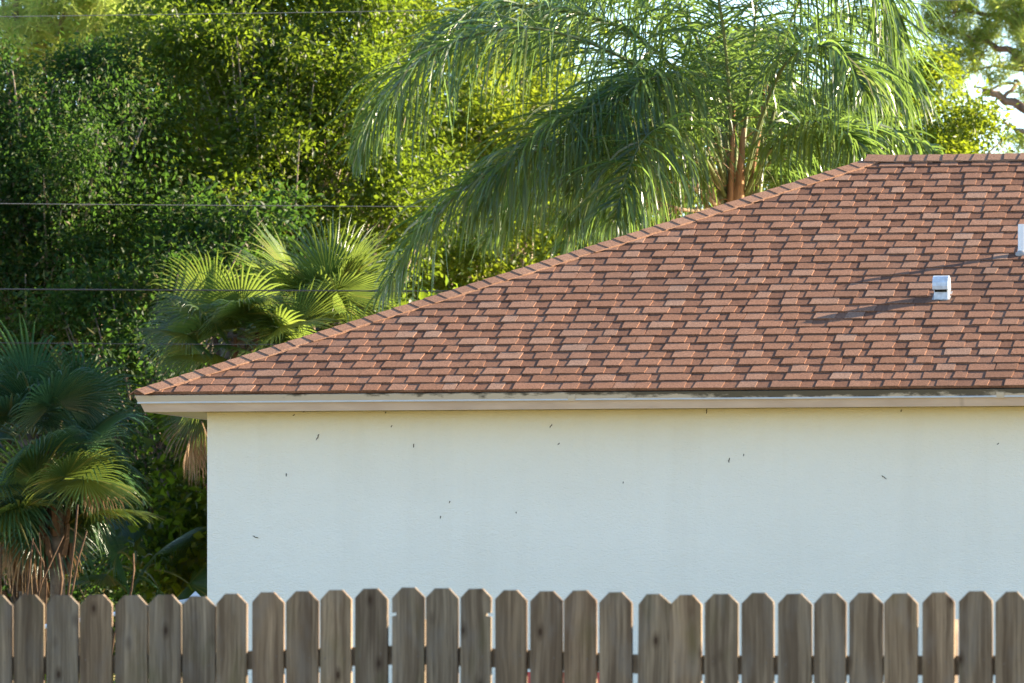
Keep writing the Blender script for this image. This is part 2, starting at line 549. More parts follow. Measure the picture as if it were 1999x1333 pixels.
tabs = []          # (row, u, mesh key or explicit verts)
rr = random.Random(21)
nrows = int(NROW)
course_pool = []
for k in range(nrows):
    v0 = k * EXPO + rr.uniform(-0.002, 0.002)
    dv1 = EXPO + OVL
    if v0 + dv1 > R / cT:
        dv1 = R / cT - v0 - 0.001
    left0, left1 = v0 * cT + 0.004, (v0 + dv1) * cT + 0.004
    right0, right1 = HL - left0, HL - left1
    strip = MB()
    u = left0 - rr.uniform(0, 0.2)
    seg_prev = left0
    first = True
    while u < right0:
        wt = rr.choice([0.085, 0.10, 0.11, 0.12, 0.13, 0.14, 0.155, 0.17, 0.19])
        wr = rr.choice([0.055, 0.07, 0.08, 0.09, 0.10, 0.11, 0.125, 0.006, 0.09, 0.10])
        wt0 = wt
        u0, u1 = u, u + wt
        s0, s1 = rr.choice([-0.006, 0.0, 0.006]), rr.choice([-0.006, 0.0, 0.006])
        cl0, cl1 = max(u0, left0), max(u0 + s0, left1)
        cr0, cr1 = min(u1, right0), min(u1 + s1, right1)
        if cr0 - cl0 > 0.012:
            if cl0 == u0 and cr0 == u1 and cl1 == u0 + s0 and cr1 == u1 + s1 and dv1 > EXPO + OVL - 1e-6:
                tabs.append((k, v0, u0, ('std', wt, s0, s1), None))
            else:
                cr1 = max(cr1, cl1 + 0.001)
                tabs.append((k, v0, cl0, None, (0.0, cr0 - cl0, cl1 - cl0, cr1 - cl0, dv1)))
        # strip segment under half this tab and the recess after it
        sx1 = min(u + wt + wr + 0.04, right0)
        if sx1 > seg_prev + 0.01:
            t0, t1 = seg_prev, sx1
            q0 = (t0 if seg_prev > left0 + 1e-6 else left0, sx1)
            tt0 = max(seg_prev, left1) if seg_prev > left0 + 1e-6 else left1
            tt1 = min(max(sx1, left1), right1)
            if tt1 > tt0 - 0.05:
                tt1 = max(tt1, tt0 + 0.001)
                vs = [(t0, 0, -0.004), (t1, 0, -0.004), (t1, 0, HB), (t0, 0, HB), (tt1, dv1, hb(dv1)), (tt0, dv1, hb(dv1))]
                strip.shared(vs, [(0, 1, 2, 3), (3, 2, 4, 5)])
                seg_prev = sx1
        u = u + wt0 + wr
    strip.build('shingle_course', M['strip'], roof, loc=(0, v0 * cT, ZE + v0 * sT), rot=(TH, 0, 0))

# the tabs: those in view and largest are pieces of their own, the rest one part
def u_vis(k):
    return 6.15 - 0.0 * k
inview = [t_ for t_ in tabs if t_[2] < u_vis(t_[0]) + t_[0] * EXPO * cT * 0.21]
inview.sort(key=lambda t_: t_[0])
single = set(id(t_) for t_ in inview[:300])
std = {}
rest = MB()
rest_t = []
for t_ in tabs:
    k, v0, u0, key, ex = t_
    jh = rr.uniform(-0.0008, 0.0012)
    if id(t_) in single:
        jv = rr.uniform(-0.002, 0.002)
        if key:
            if key not in std:
                mb = MB()
                vs, fs = tooth(0, key[1], key[2], key[1] + key[3], EXPO + OVL, 0.0)
                mb.shared(vs, fs)
                me = mb.mesh('shingle')
                me.materials.append(M['tab'])
                std[key] = me
            link('shingle', std[key], roof, None, (u0, (v0 + jv) * cT - jh * sT, ZE + (v0 + jv) * sT + jh * cT), (TH, 0, 0))
        else:
            mb = MB()
            vs, fs = tooth(ex[0], ex[1], ex[2], ex[3], ex[4], 0.0)
            mb.shared(vs, fs)
            mb.build('shingle', M['tab'], roof, loc=(u0, (v0 + jv) * cT - jh * sT, ZE + (v0 + jv) * sT + jh * cT), rot=(TH, 0, 0))
    else:
        jv = rr.uniform(-0.002, 0.002)
        if key:
            vs, fs = tooth(0, key[1], key[2], key[1] + key[3], EXPO + OVL, jh)
        else:
            vs, fs = tooth(ex[0], ex[1], ex[2], ex[3], ex[4], jh)
        rest.shared([(u0 + x, (v0 + jv + y) * cT - z * sT, ZE + (v0 + jv + y) * sT + z * cT) for x, y, z in vs], fs)
ro = rest.build('shingle_field', M['tab'], roof)
ro['kind'] = 'stuff'

# hip and ridge caps
hdir = Vector((1, 1, sT / cT)).normalized()
nF = Vector((0, -sT, cT))
nE = Vector((-sT, 0, cT))
def wing(n_, toward):
    w_ = n_.cross(hdir).normalized()
    if w_.dot(toward) < 0:
        w_ = -w_
    return w_
wF = wing(nF, Vector((1, -1, 0)))
wE = wing(nE, Vector((-1, 1, 0)))
def cap_mesh(d, wa, na, wb, nb, length, width, h0, h1, th=0.005, skew=0.0):
    up = (na + nb).normalized()
    def sec(t_, h):
        pts = []
        ww = width
        pts.append(wa * ww + na * (h + 0.001) + d * (t_ + skew))
        pts.append(wa * (ww * 0.35) + na * (h + 0.001) + up * 0.003 + d * t_)
        pts.append(up * (h + 0.006) + d * t_)
        pts.append(wb * (ww * 0.35) + nb * (h + 0.001) + up * 0.003 + d * t_)
        pts.append(wb * ww + nb * (h + 0.001) + d * (t_ + skew))
        return pts
    a = sec(0.0, h0)
    b2 = sec(length, h1)
    lo = [p - up * th for p in a]
    lo2 = [p - up * th for p in b2]
    vs = a + b2 + lo + lo2
    fs = []
    for i in range(4):
        fs.append((i, i + 1, i + 6, i + 5))
        fs.append((i + 1, i, i + 10, i + 11))
    fs.append((0, 5, 15, 10))
    fs.append((9, 4, 14, 19))
    mb = MB()
    mb.shared(vs, fs)
    return mb.mesh('hip_cap')
hexp = 0.124
hlen = R * math.sqrt(2 + (sT / cT) ** 2)
hm = [cap_mesh(hdir, wF, nF, wE, nE, 0.27, 0.108 + j, 0.016, 0.006, 0.006, sk) for j, sk in ((0, 0.0), (0.006, 0.006), (-0.005, -0.006))]
for m_ in hm:
    m_.materials.append(M['cap'])
nh = int(hlen / hexp)
ch = random.Random(5)
for i in range(nh + 1):
    s_ = i * hexp + (0.0 if i == 0 else ch.uniform(-0.008, 0.008))
    if s_ > hlen - 0.06:
        break
    p = Vector((0, 0, ZE)) + hdir * s_ + Vector((0, 0, 0.004))
    if i == 0:
        p += hdir * 0.02
    if s_ + 0.27 > hlen:
        me = cap_mesh(hdir, wF, nF, wE, nE, hlen - s_ + 0.05, 0.106, 0.016, 0.008, 0.006)
        me.materials.append(M['cap'])
    else:
        me = hm[ch.randrange(3)]
    link('hip_cap', me, roof, None, p)
rdir = Vector((1, 0, 0))
nB = Vector((0, sT, cT))
rf, rb_ = Vector((0, -cT, -sT)), Vector((0, cT, -sT))
rm = [cap_mesh(rdir, rf, nF, rb_, nB, 0.26, 0.118 + j, 0.018, 0.008, 0.006, sk) for j, sk in ((0, 0.0), (0.006, -0.008), (-0.004, 0.006))]
for m_ in rm:
    m_.materials.append(M['cap'])
x = R - 0.06
while x < HL - R:
    link('ridge_cap', rm[ch.randrange(3)], roof, None, (x, R, zr + 0.006 + (0.006 if x < R else 0)))
    x += 0.109 + ch.uniform(-0.005, 0.005)
# far hips get plain caps too, so the roof is closed from other places
for (ox, oy, dx, dy) in ((0, 2 * R, 1, -1), (HL, 0, -1, 1), (HL, 2 * R, -1, -1)):
    b_ = MB()
    d_ = Vector((dx, dy, sT / cT)).normalized()
    o_ = Vector((ox, oy, ZE + 0.012))
    b_.tube([o_ + d_ * 0.02, o_ + d_ * (hlen - 0.1)], 0.03, 5)
    b_.build('hip_cap', M['cap'], roof)

def on_roof(px, py):
    """photo pixel -> (u, v) on the front roof plane"""
    o_ = Vector((0, 0, ZC))
    d_ = P(px, py, 40.0) - o_
    hi = Matrix.Rotation(PHI, 3, 'Z')
    lo = hi @ (o_ - Vector((corner.x, corner.y, PAD)))
    ld = hi @ d_
    n_ = nF
    t_ = (Vector((0, 0, ZE)) - lo).dot(n_) / ld.dot(n_)
    q = lo + ld * t_
    return q.x, q.y / cT, q

# gooseneck exhaust vent, upright on the slope
u_, v_, q = on_roof(1837, 588)
vent = MB()
wv_, hh = 0.098, 0.165
prof = [(0.0, -0.02), (0.0, 0.085), (-0.018, 0.088), (-0.022, 0.105), (-0.020, 0.128), (-0.010, 0.148), (0.010, 0.163), (0.035, 0.170), (0.062, 0.166), (0.085, 0.150), (0.098, 0.125), (0.105, 0.085), (0.085, 0.045), (0.07, 0.01)]
def extr(mb, prof, x0, x1, closed=True):
    n_ = len(prof)
    vs = [(x0, y, z) for y, z in prof] + [(x1, y, z) for y, z in prof]
    fs = [tuple(range(n_)), tuple(range(n_, 2 * n_))[::-1]]
    for i in range(n_):
        j = (i + 1) % n_
        fs.append((i, i + n_, j + n_, j))
    mb.shared(vs, fs)
hood = MB()
extr(hood, [(-0.030, 0.078), (-0.034, 0.100), (-0.032, 0.125), (-0.020, 0.150), (0.002, 0.166), (0.032, 0.172), (0.064, 0.166), (0.088, 0.150), (0.102, 0.125), (0.108, 0.10), (0.108, 0.078)], -0.052, 0.052)
neck = MB()
extr(neck, [(0.0, -0.01), (0.0, 0.078), (0.108, 0.078), (0.072, 0.020)], -0.046, 0.048)
vt = hood.build('roof_vent', M['galv'], house, loc=(u_, q.y, q.z + 0.0))
vt['label'] = 'galvanised gooseneck exhaust vent on the slope'
neck.build('vent_neck', M['galv'], vt)
op = MB()
op.box((-0.040, -0.006, 0.062), (0.040, -0.001, 0.076))
op.build('vent_opening', M['dark'], vt)  # near-black bar on the solid neck stands in for shade in the mouth
fl = MB()
fl.box((-0.06, 0.0, 0.0105), (0.06, 0.16, 0.0125))
fl.build('vent_flashing', M['lead'], vt, rot=(TH, 0, 0))
# plumbing pipe
u_, v_, q = on_roof(1996, 497)
pp = MB()
nseg = 20
outer = [(0.029 * math.cos(2 * math.pi * i / nseg), 0.029 * math.sin(2 * math.pi * i / nseg)) for i in range(nseg)]
inner = [(0.024 * math.cos(2 * math.pi * i / nseg), 0.024 * math.sin(2 * math.pi * i / nseg)) for i in range(nseg)]
for (ra, za), (rb2, zb) in (((outer, -0.05), (outer, 0.205)), ((outer, 0.205), (inner, 0.205)), ((inner, 0.205), (inner, 0.05))):
    for i in range(nseg):
        j = (i + 1) % nseg
        pp.face([(*ra[i], za), (*ra[j], za), (*rb2[j], zb), (*rb2[i], zb)])
vp = pp.build('vent_pipe', M['pvc'], house, True, loc=(u_, q.y, q.z))
bt = MB()
bt.tube([(0, 0, -0.02), (0, 0, 0.012), (0, 0, 0.026)], [0.052, 0.046, 0.0305], 16)
bt.build('pipe_boot', M['lead'], vp, True)

# specks of dirt and stuck bits on the wall
def on_wall(px, py):
    o_ = Vector((0, 0, ZC))
    d_ = P(px, py, 40.0) - o_
    hi = Matrix.Rotation(PHI, 3, 'Z')
    lo = hi @ (o_ - Vector((corner.x, corner.y, PAD)))
    ld = hi @ d_
    return lo + ld * ((OV - lo.y) / ld.y)
specks = [(621, 853, 14, 62), (559, 927, 6, 80), (499, 1048, 13, -25), (765, 832, 6, 70), (808, 870, 7, 80), (860, 1010, 6, 85), (878, 980, 4, 60), (1091, 866, 5, 60), (1217, 942, 5, 80), (1424, 898, 9, 85), (1452, 888, 5, 80), (1726, 931, 12, -35), (1380, 803, 9, 80), (1949, 866, 5, 30), (1076, 831, 9, 55), (594, 803, 5, 20), (574, 810, 5, 20), (753, 805, 4, 60), (1760, 802, 4, 50), (1008, 1000, 4, 70)]
sr = random.Random(3)
for (sx, sy, ln, an) in specks:
    p = on_wall(sx, sy)
    L_ = ln / 290.0
    mb = MB()
    dd = Vector((math.cos(math.radians(an)), 0, math.sin(math.radians(an))))
    pts = [dd * (L_ * (i / 4 - 0.5)) + Vector((sr.uniform(-1, 1) * 0.003, -0.002, sr.uniform(-1, 1) * 0.003)) for i in range(5)]
    mb.tube(pts, [0.001, 0.0034, 0.0026, 0.0036, 0.001], 5)
    mb.build('dirt_speck', M['speck'], wfront, loc=p)

# ------------------------------------------------------------------ picket fence
DF = 28.4
PF = math.radians(20.0)
f_o = P(1000, 1236.6, DF)
fence = thing('picket_fence', 'weathered dog-ear wooden picket fence in front of the house', 'fence', (f_o.x, f_o.y, 0), -PF)
def fence_xz(px, py):
    k = (px - 1000) / F
    # line through f_o with direction (cos, -sin): x = s cos, y = DF - s sin ; x / y = k
    s_ = k * DF / (math.cos(PF) + k * math.sin(PF))
    D = DF - s_ * math.sin(PF)
    return s_, ZC + (HZ - py) / F * D
pk = [(-36, 28, 1162), (30, 89, 1161), (94, 156, 1162), (159, 222, 1160.5), (228, 292, 1162), (294, 357, 1161), (359, 424, 1164), (425, 485, 1159), (495, 557, 1156), (562, 625, 1154), (628, 689, 1151.5), (696, 760, 1149), (768.5, 831.5, 1146.5), (835, 898, 1148), (901.6, 962, 1149), (970, 1032, 1151.5), (1038, 1101, 1153.6), (1103, 1167.5, 1152.5), (1173, 1237, 1156), (1245, 1309, 1159.5), (1310.5, 1373, 1161), (1378, 1443.5, 1159), (1450.6, 1514, 1157), (1520.6, 1587, 1159), (1591, 1654, 1158), (1660, 1726, 1157), (1728, 1794, 1158), (1803, 1866, 1156), (1875, 1940.7, 1154), (1946, 2009, 1155)]
for i in range(8):
    pk.insert(0, (-36 - 66 * (i + 1), 27 - 66 * (i + 1), 1162 + (i % 3)))
    pk.append((1946 + 70 * (i + 1), 2010 + 70 * (i + 1), 1155 + (i % 3)))
fr = random.Random(11)
nail_me = None
PT = 0.019
for (x0, x1, yt) in pk:
    s0, z = fence_xz(x0, yt)
    s1, _ = fence_xz(x1, yt)
    s1 -= 0.0025
    cx, hw = (s0 + s1) / 2, (s1 - s0) / 2
    cl, cr_ = 0.043 + fr.uniform(-0.004, 0.004), 0.043 + fr.uniform(-0.004, 0.004)
    lean = fr.uniform(-0.002, 0.002)
    if x0 == 1245:
        lean = 0.010
    left = []
    right = []
    if x0 == 768.5:
        n0 = z - (1203 - yt) / 450
        left = [(-hw, n0 - 0.0), (-hw + 0.020, n0 + 0.003), (-hw + 0.020, n0 + 0.017), (-hw, n0 + 0.016)]
    if x0 == 901.6:
        n0 = z - (1204 - yt) / 450
        right = [(hw, n0 + 0.016), (hw - 0.020, n0 + 0.018), (hw - 0.020, n0 + 0.004), (hw, n0)]
    zb = 0.03
    poly = [(-hw - lean, zb)] + [(a, b) for a, b in left] + [(-hw + lean, z - cl), (-hw + cl, z + fr.uniform(-0.001, 0.001)), (hw - cr_, z + fr.uniform(-0.001, 0.001)), (hw + lean, z - cr_)] + right + [(hw - lean, zb)]
    bv = 0.0022
    mid = (0.0, (z + zb) / 2)
    def inset(p):
        return (p[0] - math.copysign(bv, p[0]), p[1] - (bv if p[1] > mid[1] else -bv))
    n_ = len(poly)
    mb = MB()
    vs = [(inset(p)[0], -PT, inset(p)[1]) for p in poly] + [(p[0], -PT + bv, p[1]) for p in poly] + [(p[0], 0.0, p[1]) for p in poly]
    fs = [tuple(range(n_))[::-1], tuple(range(2 * n_, 3 * n_))]
    for i in range(n_):
        j = (i + 1) % n_
        fs.append((i, j, j + n_, i + n_))
        fs.append((i + n_, j + n_, j + 2 * n_, i + 2 * n_))
    mb.shared(vs, fs)
    o = mb.build('picket', M['picket'], fence, loc=(cx, fr.uniform(-0.0015, 0.0015), 0), rot=(0, 0, fr.uniform(-0.02, 0.02)))
    for sx in (-0.55, 0.55):
        if nail_me is None:
            nb_ = MB()
            nb_.tube([(0, 0.002, 0), (0, -0.0016, 0)], 0.0032, 8)
            nail_me = nb_.mesh('nail')
            nail_me.materials.append(M['nail'])
        link('nail', nail_me, o, None, (hw * sx + fr.uniform(-0.008, 0.008), -PT, z - 0.295 + fr.uniform(-0.012, 0.012)))
def rail(pa, pb, off, name='rail'):
    (xa, ya), (xb, yb) = pa, pb
    sa, za = fence_xz(xa, ya)
    sb, zb = fence_xz(xb, yb)
    mb = MB()
    y0, y1 = 0.0035, 0.040
    h = 0.083
    mb.shared([(sa, y0, za - h - off), (sb, y0, zb - h - off), (sb, y1, zb - h - off), (sa, y1, za - h - off), (sa, y0, za - off), (sb, y0, zb - off), (sb, y1, zb - off), (sa, y1, za - off)],
              [(0, 3, 2, 1), (4, 5, 6, 7), (0, 1, 5, 4), (1, 2, 6, 5), (2, 3, 7, 6), (3, 0, 4, 7)])
    mb.build(name, M['rail'], fence)
segs = [((-600, 1282), (249.5, 1279)), ((250.5, 1279), (799.5, 1259)), ((800.5, 1259), (1279.5, 1279)), ((1280.5, 1279), (1834.5, 1280)), ((1835.5, 1280), (2600, 1277))]
for a, b in segs:
    rail(a, b, 0.0)
    rail(a, b, 1.15)
for px in (-330, 250, 800, 1280, 1835, 2390):
    s_, z = fence_xz(px, 1200)
    mb = MB()
    mb.box((s_ - 0.044, 0.043, -0.2), (s_ + 0.044, 0.131, z - 0.02))
    mb.build('post', M['rail'], fence)

# ------------------------------------------------------------------ foliage tools
def leaf_cloud(centres, n_per, crad, ll, lw, r_, droop=0.35, updir=0.4):
    """leaves (two triangles on a shared midrib) scattered round clump centres"""
    nC = len(centres)
    N = nC * n_per
    c = np.repeat(centres, n_per, axis=0)
    off = r_.normal(size=(N, 3)) * crad * np.array([1.0, 1.0, 0.75])
    pos = c + off
    d = off / (np.linalg.norm(off, axis=1, keepdims=True) + 1e-6) + r_.normal(size=(N, 3)) * 0.7
    d[:, 2] -= droop
    d /= np.linalg.norm(d, axis=1, keepdims=True)
    up = r_.normal(size=(N, 3)) * 0.6
    up[:, 2] += updir
    s = np.cross(d, up)
    s /= (np.linalg.norm(s, axis=1, keepdims=True) + 1e-6)
    nrm = np.cross(s, d)
    L_ = ll * r_.uniform(0.5, 1.45, size=(N, 1))
    Wd = lw * r_.uniform(0.55, 1.35, size=(N, 1))
    base = pos
    tip = pos + d * L_
    mid = pos + d * L_ * 0.45 + nrm * Wd * 0.25
    v = np.stack([base, mid - s * Wd * 0.5, tip, mid + s * Wd * 0.5], axis=1).reshape(-1, 3)
    i = np.arange(N)[:, None] * 4
    f = np.concatenate([i + np.array([[0, 2, 1]]), i + np.array([[0, 3, 2]])], axis=0)
    return v, f

def blob_points(blobs, n, r_, power=0.42, sub=0.20):
    """clump centres: each blob carries tufts on its shell, each tuft a ball of clumps; some fill inside"""
    w_ = np.array([b[6] for b in blobs], float)
    w_ /= w_.sum()
    pts = []
    cnt = np.maximum(1, (w_ * n).astype(int))
    for b, k in zip(blobs, cnt):
        c = np.array(P(b[0], b[1], b[2]))[None, :]
        rad3 = np.array([[b[3], b[4], b[5]]])
        ns = max(3, k // 14)
        d = r_.normal(size=(ns, 3))
        d /= np.linalg.norm(d, axis=1, keepdims=True)
        tuft = c + d * r_.uniform(0.62, 1.05, size=(ns, 1)) * rad3
        kt = int(k * 0.80)
        pick = tuft[r_.integers(0, ns, kt)]
        sb = sub * (b[3] + b[5]) * 0.5
        q = r_.normal(size=(kt, 3)) * 0.55
        pts.append(pick + q * sb)
        kf = k - kt
        d = r_.normal(size=(kf, 3))
        d /= np.linalg.norm(d, axis=1, keepdims=True)
        pts.append(c + d * r_.uniform(0.02, 1.0, size=(kf, 1)) ** 0.6 * rad3)
    return np.concatenate(pts)

def limbs(mb, base, top, targets, r_, r0=0.09, r1=0.006, m=0):
    base, top = Vector(base), Vector(top)
    trunk = [base.lerp(top, i / 6) + Vector((r_.normal() * 0.06, r_.normal() * 0.06, 0)) * (1 if 0 < i else 0) for i in range(7)]
    mb.tube(trunk, [r0 * (1 - 0.6 * i / 6) for i in range(7)], 8, m)
    for tg in targets:
        tg = Vector(tg)
        k = int(r_.integers(2, 7))
        a = trunk[k]
        mid = a.lerp(tg, 0.5) + Vector((r_.normal() * 0.12, r_.normal() * 0.12, abs(r_.normal()) * 0.15))
        pts = []
        for i in range(7):
            q_ = i / 6
            p = (a.lerp(mid, q_)).lerp(mid.lerp(tg, q_), q_)
            pts.append(p + Vector((r_.normal(), r_.normal(), r_.normal())) * 0.02 * (1 if 0 < i < 6 else 0))
        rr0 = r0 * 0.32
        mb.tube(pts, [rr0 * (1 - i / 6) + r1 * (i / 6) for i in range(7)], 5, m)

def broadleaf(name, label, cat, blobs, nclump, nper, crad, ll, lw, mat, base, top, seed, nlimb=26, barkm=None, group=None, r0=0.09):
    r_ = np.random.default_rng(seed)
    base = Vector(base)
    base.z = ground_z(base.x, base.y)
    root = thing(name, label, cat, base, 0, group)
    cl = blob_points(blobs, nclump, r_)
    ctr = np.array(base)
    v, f = leaf_cloud(cl, nper, crad, ll, lw, r_)
    link('crown', np_mesh('crown', v - ctr, f), root, mat)
    mb = MB()
    tg = [Vector(cl[i]) - base for i in r_.choice(len(cl), size=min(nlimb, len(cl)), replace=False)]
    limbs(mb, (0, 0, -0.1), Vector(top) - base, tg, r_, r0)
    mb.build('trunk', barkm or M['bark'], root, True)
    return root

# ---- far woods behind everything, tall enough to close the view low down
far = [(-3, 84, -250, 760, 4.2), (-1, 86, 250, 470, 4.0), (2, 88, 640, 480, 3.8), (4, 86, 1020, 520, 3.4)]
for i, (dx, D, px, py, rad) in enumerate(far):
    b0 = P(px, HZ, D)
    broadleaf('background_tree', ['tall dim tree at the back of the woods left of the pines', 'dim tree filling the woods behind the tall leafy trees', 'dim tree in the woods behind the shaggy fan palm', 'pale green tree in the woods behind the feather palm'][i], 'tree',
              [(px, py, D, rad * 0.75, rad * 0.5, rad, 1.0), (px + 120, py + 330, D, rad * 0.8, rad * 0.5, rad * 0.9, 0.8), (px - 150, py + 300, D, rad * 0.8, rad * 0.5, rad * 0.9, 0.8)], 1300, 30, 0.30, 0.19, 0.11, M['bright'] if i == 3 else M['oak'],
              b0, P(px, py + 120, D), 100 + i, 14, None, None, 0.16)

# ---- the two tall leafy trees on the left
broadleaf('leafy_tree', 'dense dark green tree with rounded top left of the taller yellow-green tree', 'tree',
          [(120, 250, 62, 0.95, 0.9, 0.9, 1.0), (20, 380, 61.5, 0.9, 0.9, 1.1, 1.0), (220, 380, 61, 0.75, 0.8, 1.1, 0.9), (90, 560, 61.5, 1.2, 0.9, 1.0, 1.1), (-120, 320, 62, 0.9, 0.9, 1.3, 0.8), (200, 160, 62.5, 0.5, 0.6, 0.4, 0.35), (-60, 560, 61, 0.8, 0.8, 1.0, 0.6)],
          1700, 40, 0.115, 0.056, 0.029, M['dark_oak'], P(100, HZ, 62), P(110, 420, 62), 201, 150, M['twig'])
broadleaf('leafy_tree', 'tall leafy tree with sunlit yellow-green top beside the feather palm', 'tree',
          [(420, 130, 63, 0.9, 0.9, 0.8, 1.0), (560, 80, 63.5, 0.95, 0.9, 0.8, 1.1), (700, 70, 63.5, 0.7, 0.8, 0.8, 0.8), (480, 300, 62.5, 1.1, 0.9, 0.9, 1.2), (640, 260, 62.5, 0.9, 0.9, 1.0, 1.1), (400, 470, 62, 0.9, 0.8, 0.9, 0.9), (620, 440, 62.5, 1.1, 0.8, 0.8, 1.0), (760, 330, 63, 0.7, 0.8, 1.0, 0.7), (350, 20, 64, 0.6, 0.7, 0.6, 0.5), (560, -90, 64, 1.0, 0.9, 0.7, 0.8)],
          2200, 36, 0.12, 0.068, 0.034, M['oak'], P(540, HZ, 63), P(560, 330, 63), 202, 170, M['twig'])
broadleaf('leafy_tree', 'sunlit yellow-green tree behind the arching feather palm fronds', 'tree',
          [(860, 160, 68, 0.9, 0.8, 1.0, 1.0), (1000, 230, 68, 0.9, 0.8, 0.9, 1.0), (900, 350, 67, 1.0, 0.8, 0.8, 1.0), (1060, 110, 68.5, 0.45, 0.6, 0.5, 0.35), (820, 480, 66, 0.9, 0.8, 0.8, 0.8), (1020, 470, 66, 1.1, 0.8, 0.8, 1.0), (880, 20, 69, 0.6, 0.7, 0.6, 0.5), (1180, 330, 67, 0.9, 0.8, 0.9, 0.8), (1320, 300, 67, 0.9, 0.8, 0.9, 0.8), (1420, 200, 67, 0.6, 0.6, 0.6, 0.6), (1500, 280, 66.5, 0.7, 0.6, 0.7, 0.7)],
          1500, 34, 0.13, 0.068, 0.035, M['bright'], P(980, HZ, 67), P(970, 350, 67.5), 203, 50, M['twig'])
broadleaf('leafy_tree', 'bright yellow-green rounded tree rising over the roof ridge', 'tree',
          [(1790, 230, 63, 0.62, 0.6, 0.55, 1.0), (1720, 200, 63, 0.4, 0.5, 0.4, 0.5), (1870, 290, 62.5, 0.45, 0.5, 0.45, 0.7), (1700, 320, 62.5, 0.8, 0.6, 0.7, 0.9), (1560, 300, 62.5, 0.8, 0.6, 0.7, 0.8), (1830, 380, 62, 0.9, 0.6, 0.5, 0.6), (1790, 160, 63, 0.28, 0.3, 0.22, 0.2)],
          800, 34, 0.10, 0.062, 0.032, M['bright'], P(1760, HZ, 62.5), P(1770, 300, 62.8), 204, 30, M['twig'])
# ---- understorey at the left
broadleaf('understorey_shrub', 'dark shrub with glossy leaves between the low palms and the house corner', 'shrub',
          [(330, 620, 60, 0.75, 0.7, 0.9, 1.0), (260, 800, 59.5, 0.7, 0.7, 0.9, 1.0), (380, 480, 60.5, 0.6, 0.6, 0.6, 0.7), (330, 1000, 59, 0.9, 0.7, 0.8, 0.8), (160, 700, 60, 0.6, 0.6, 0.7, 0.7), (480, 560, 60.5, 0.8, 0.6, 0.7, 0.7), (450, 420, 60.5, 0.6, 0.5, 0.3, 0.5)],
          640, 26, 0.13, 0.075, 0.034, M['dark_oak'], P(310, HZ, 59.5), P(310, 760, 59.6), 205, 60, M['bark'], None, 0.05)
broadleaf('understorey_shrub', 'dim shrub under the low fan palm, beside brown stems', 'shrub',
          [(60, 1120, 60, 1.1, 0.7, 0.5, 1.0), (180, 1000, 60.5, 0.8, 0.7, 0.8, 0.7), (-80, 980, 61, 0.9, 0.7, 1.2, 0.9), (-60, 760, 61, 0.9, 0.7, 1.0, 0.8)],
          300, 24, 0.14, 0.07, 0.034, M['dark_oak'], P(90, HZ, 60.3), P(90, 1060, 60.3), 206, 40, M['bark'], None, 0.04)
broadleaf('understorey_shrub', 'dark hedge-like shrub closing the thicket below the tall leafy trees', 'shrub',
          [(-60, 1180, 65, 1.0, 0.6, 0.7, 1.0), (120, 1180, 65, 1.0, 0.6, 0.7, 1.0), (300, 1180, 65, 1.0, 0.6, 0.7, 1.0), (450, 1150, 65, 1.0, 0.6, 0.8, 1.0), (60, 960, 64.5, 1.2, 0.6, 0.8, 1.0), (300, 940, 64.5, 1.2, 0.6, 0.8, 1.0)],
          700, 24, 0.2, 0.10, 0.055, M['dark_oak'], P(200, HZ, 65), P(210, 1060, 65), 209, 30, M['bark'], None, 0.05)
broadleaf('low_shrub', 'low yellow-green shrub glimpsed through the picket gaps', 'shrub',
          [(40, 1345, 47, 0.42, 0.35, 0.16, 1.0), (150, 1345, 47.3, 0.35, 0.3, 0.15, 0.9), (240, 1350, 47.2, 0.3, 0.3, 0.14, 0.7)],
          110, 22, 0.08, 0.06, 0.024, M['bright'], P(140, HZ, 47.1), P(140, 1390, 47.1), 207, 16, M['twig'], None, 0.03)
broadleaf('leafy_thicket', 'leafy thicket growing right behind the house', 'shrub',  # thicket added out of sight to keep sun off the low palms
          [(520, 860, 58.4, 0.7, 0.8, 0.7, 1.0), (700, 800, 58.8, 0.9, 0.8, 0.9, 1.0), (900, 780, 59.2, 1.0, 0.8, 0.9, 1.0), (1120, 760, 59.8, 1.0, 0.8, 0.9, 1.0), (620, 1040, 58.5, 1.4, 0.8, 0.6, 1.2), (1000, 1040, 59.5, 1.6, 0.8, 0.6, 1.2)],
          1000, 40, 0.16, 0.12, 0.07, M['oak'], P(760, HZ, 59), P(780, 900, 59), 208, 30, M['twig'], None, 0.05)
# ---- unseen trees added right of the frame to shade the low parts
for i, (px, py, D, rx, rz) in enumerate(((2330, 480, 64, 1.5, 2.2), (2750, 420, 68, 1.8, 2.6), (2500, 560, 73, 1.7, 2.4))):
    broadleaf('leafy_tree', ['leafy tree standing right of the bright rounded tree', 'broad leafy tree at the right end of the woods', 'leafy tree behind the trees right of the house'][i], 'tree',
              [(px, py, D, rx, rx, rz * 0.8, 1.0), (px - 60, py + 350, D, rx * 1.1, rx, rz * 0.7, 0.9)], 420, 24, 0.25, 0.13, 0.07, M['oak'], P(px, HZ, D), P(px, py + 80, D), 220 + i, 16, None, None, 0.14)

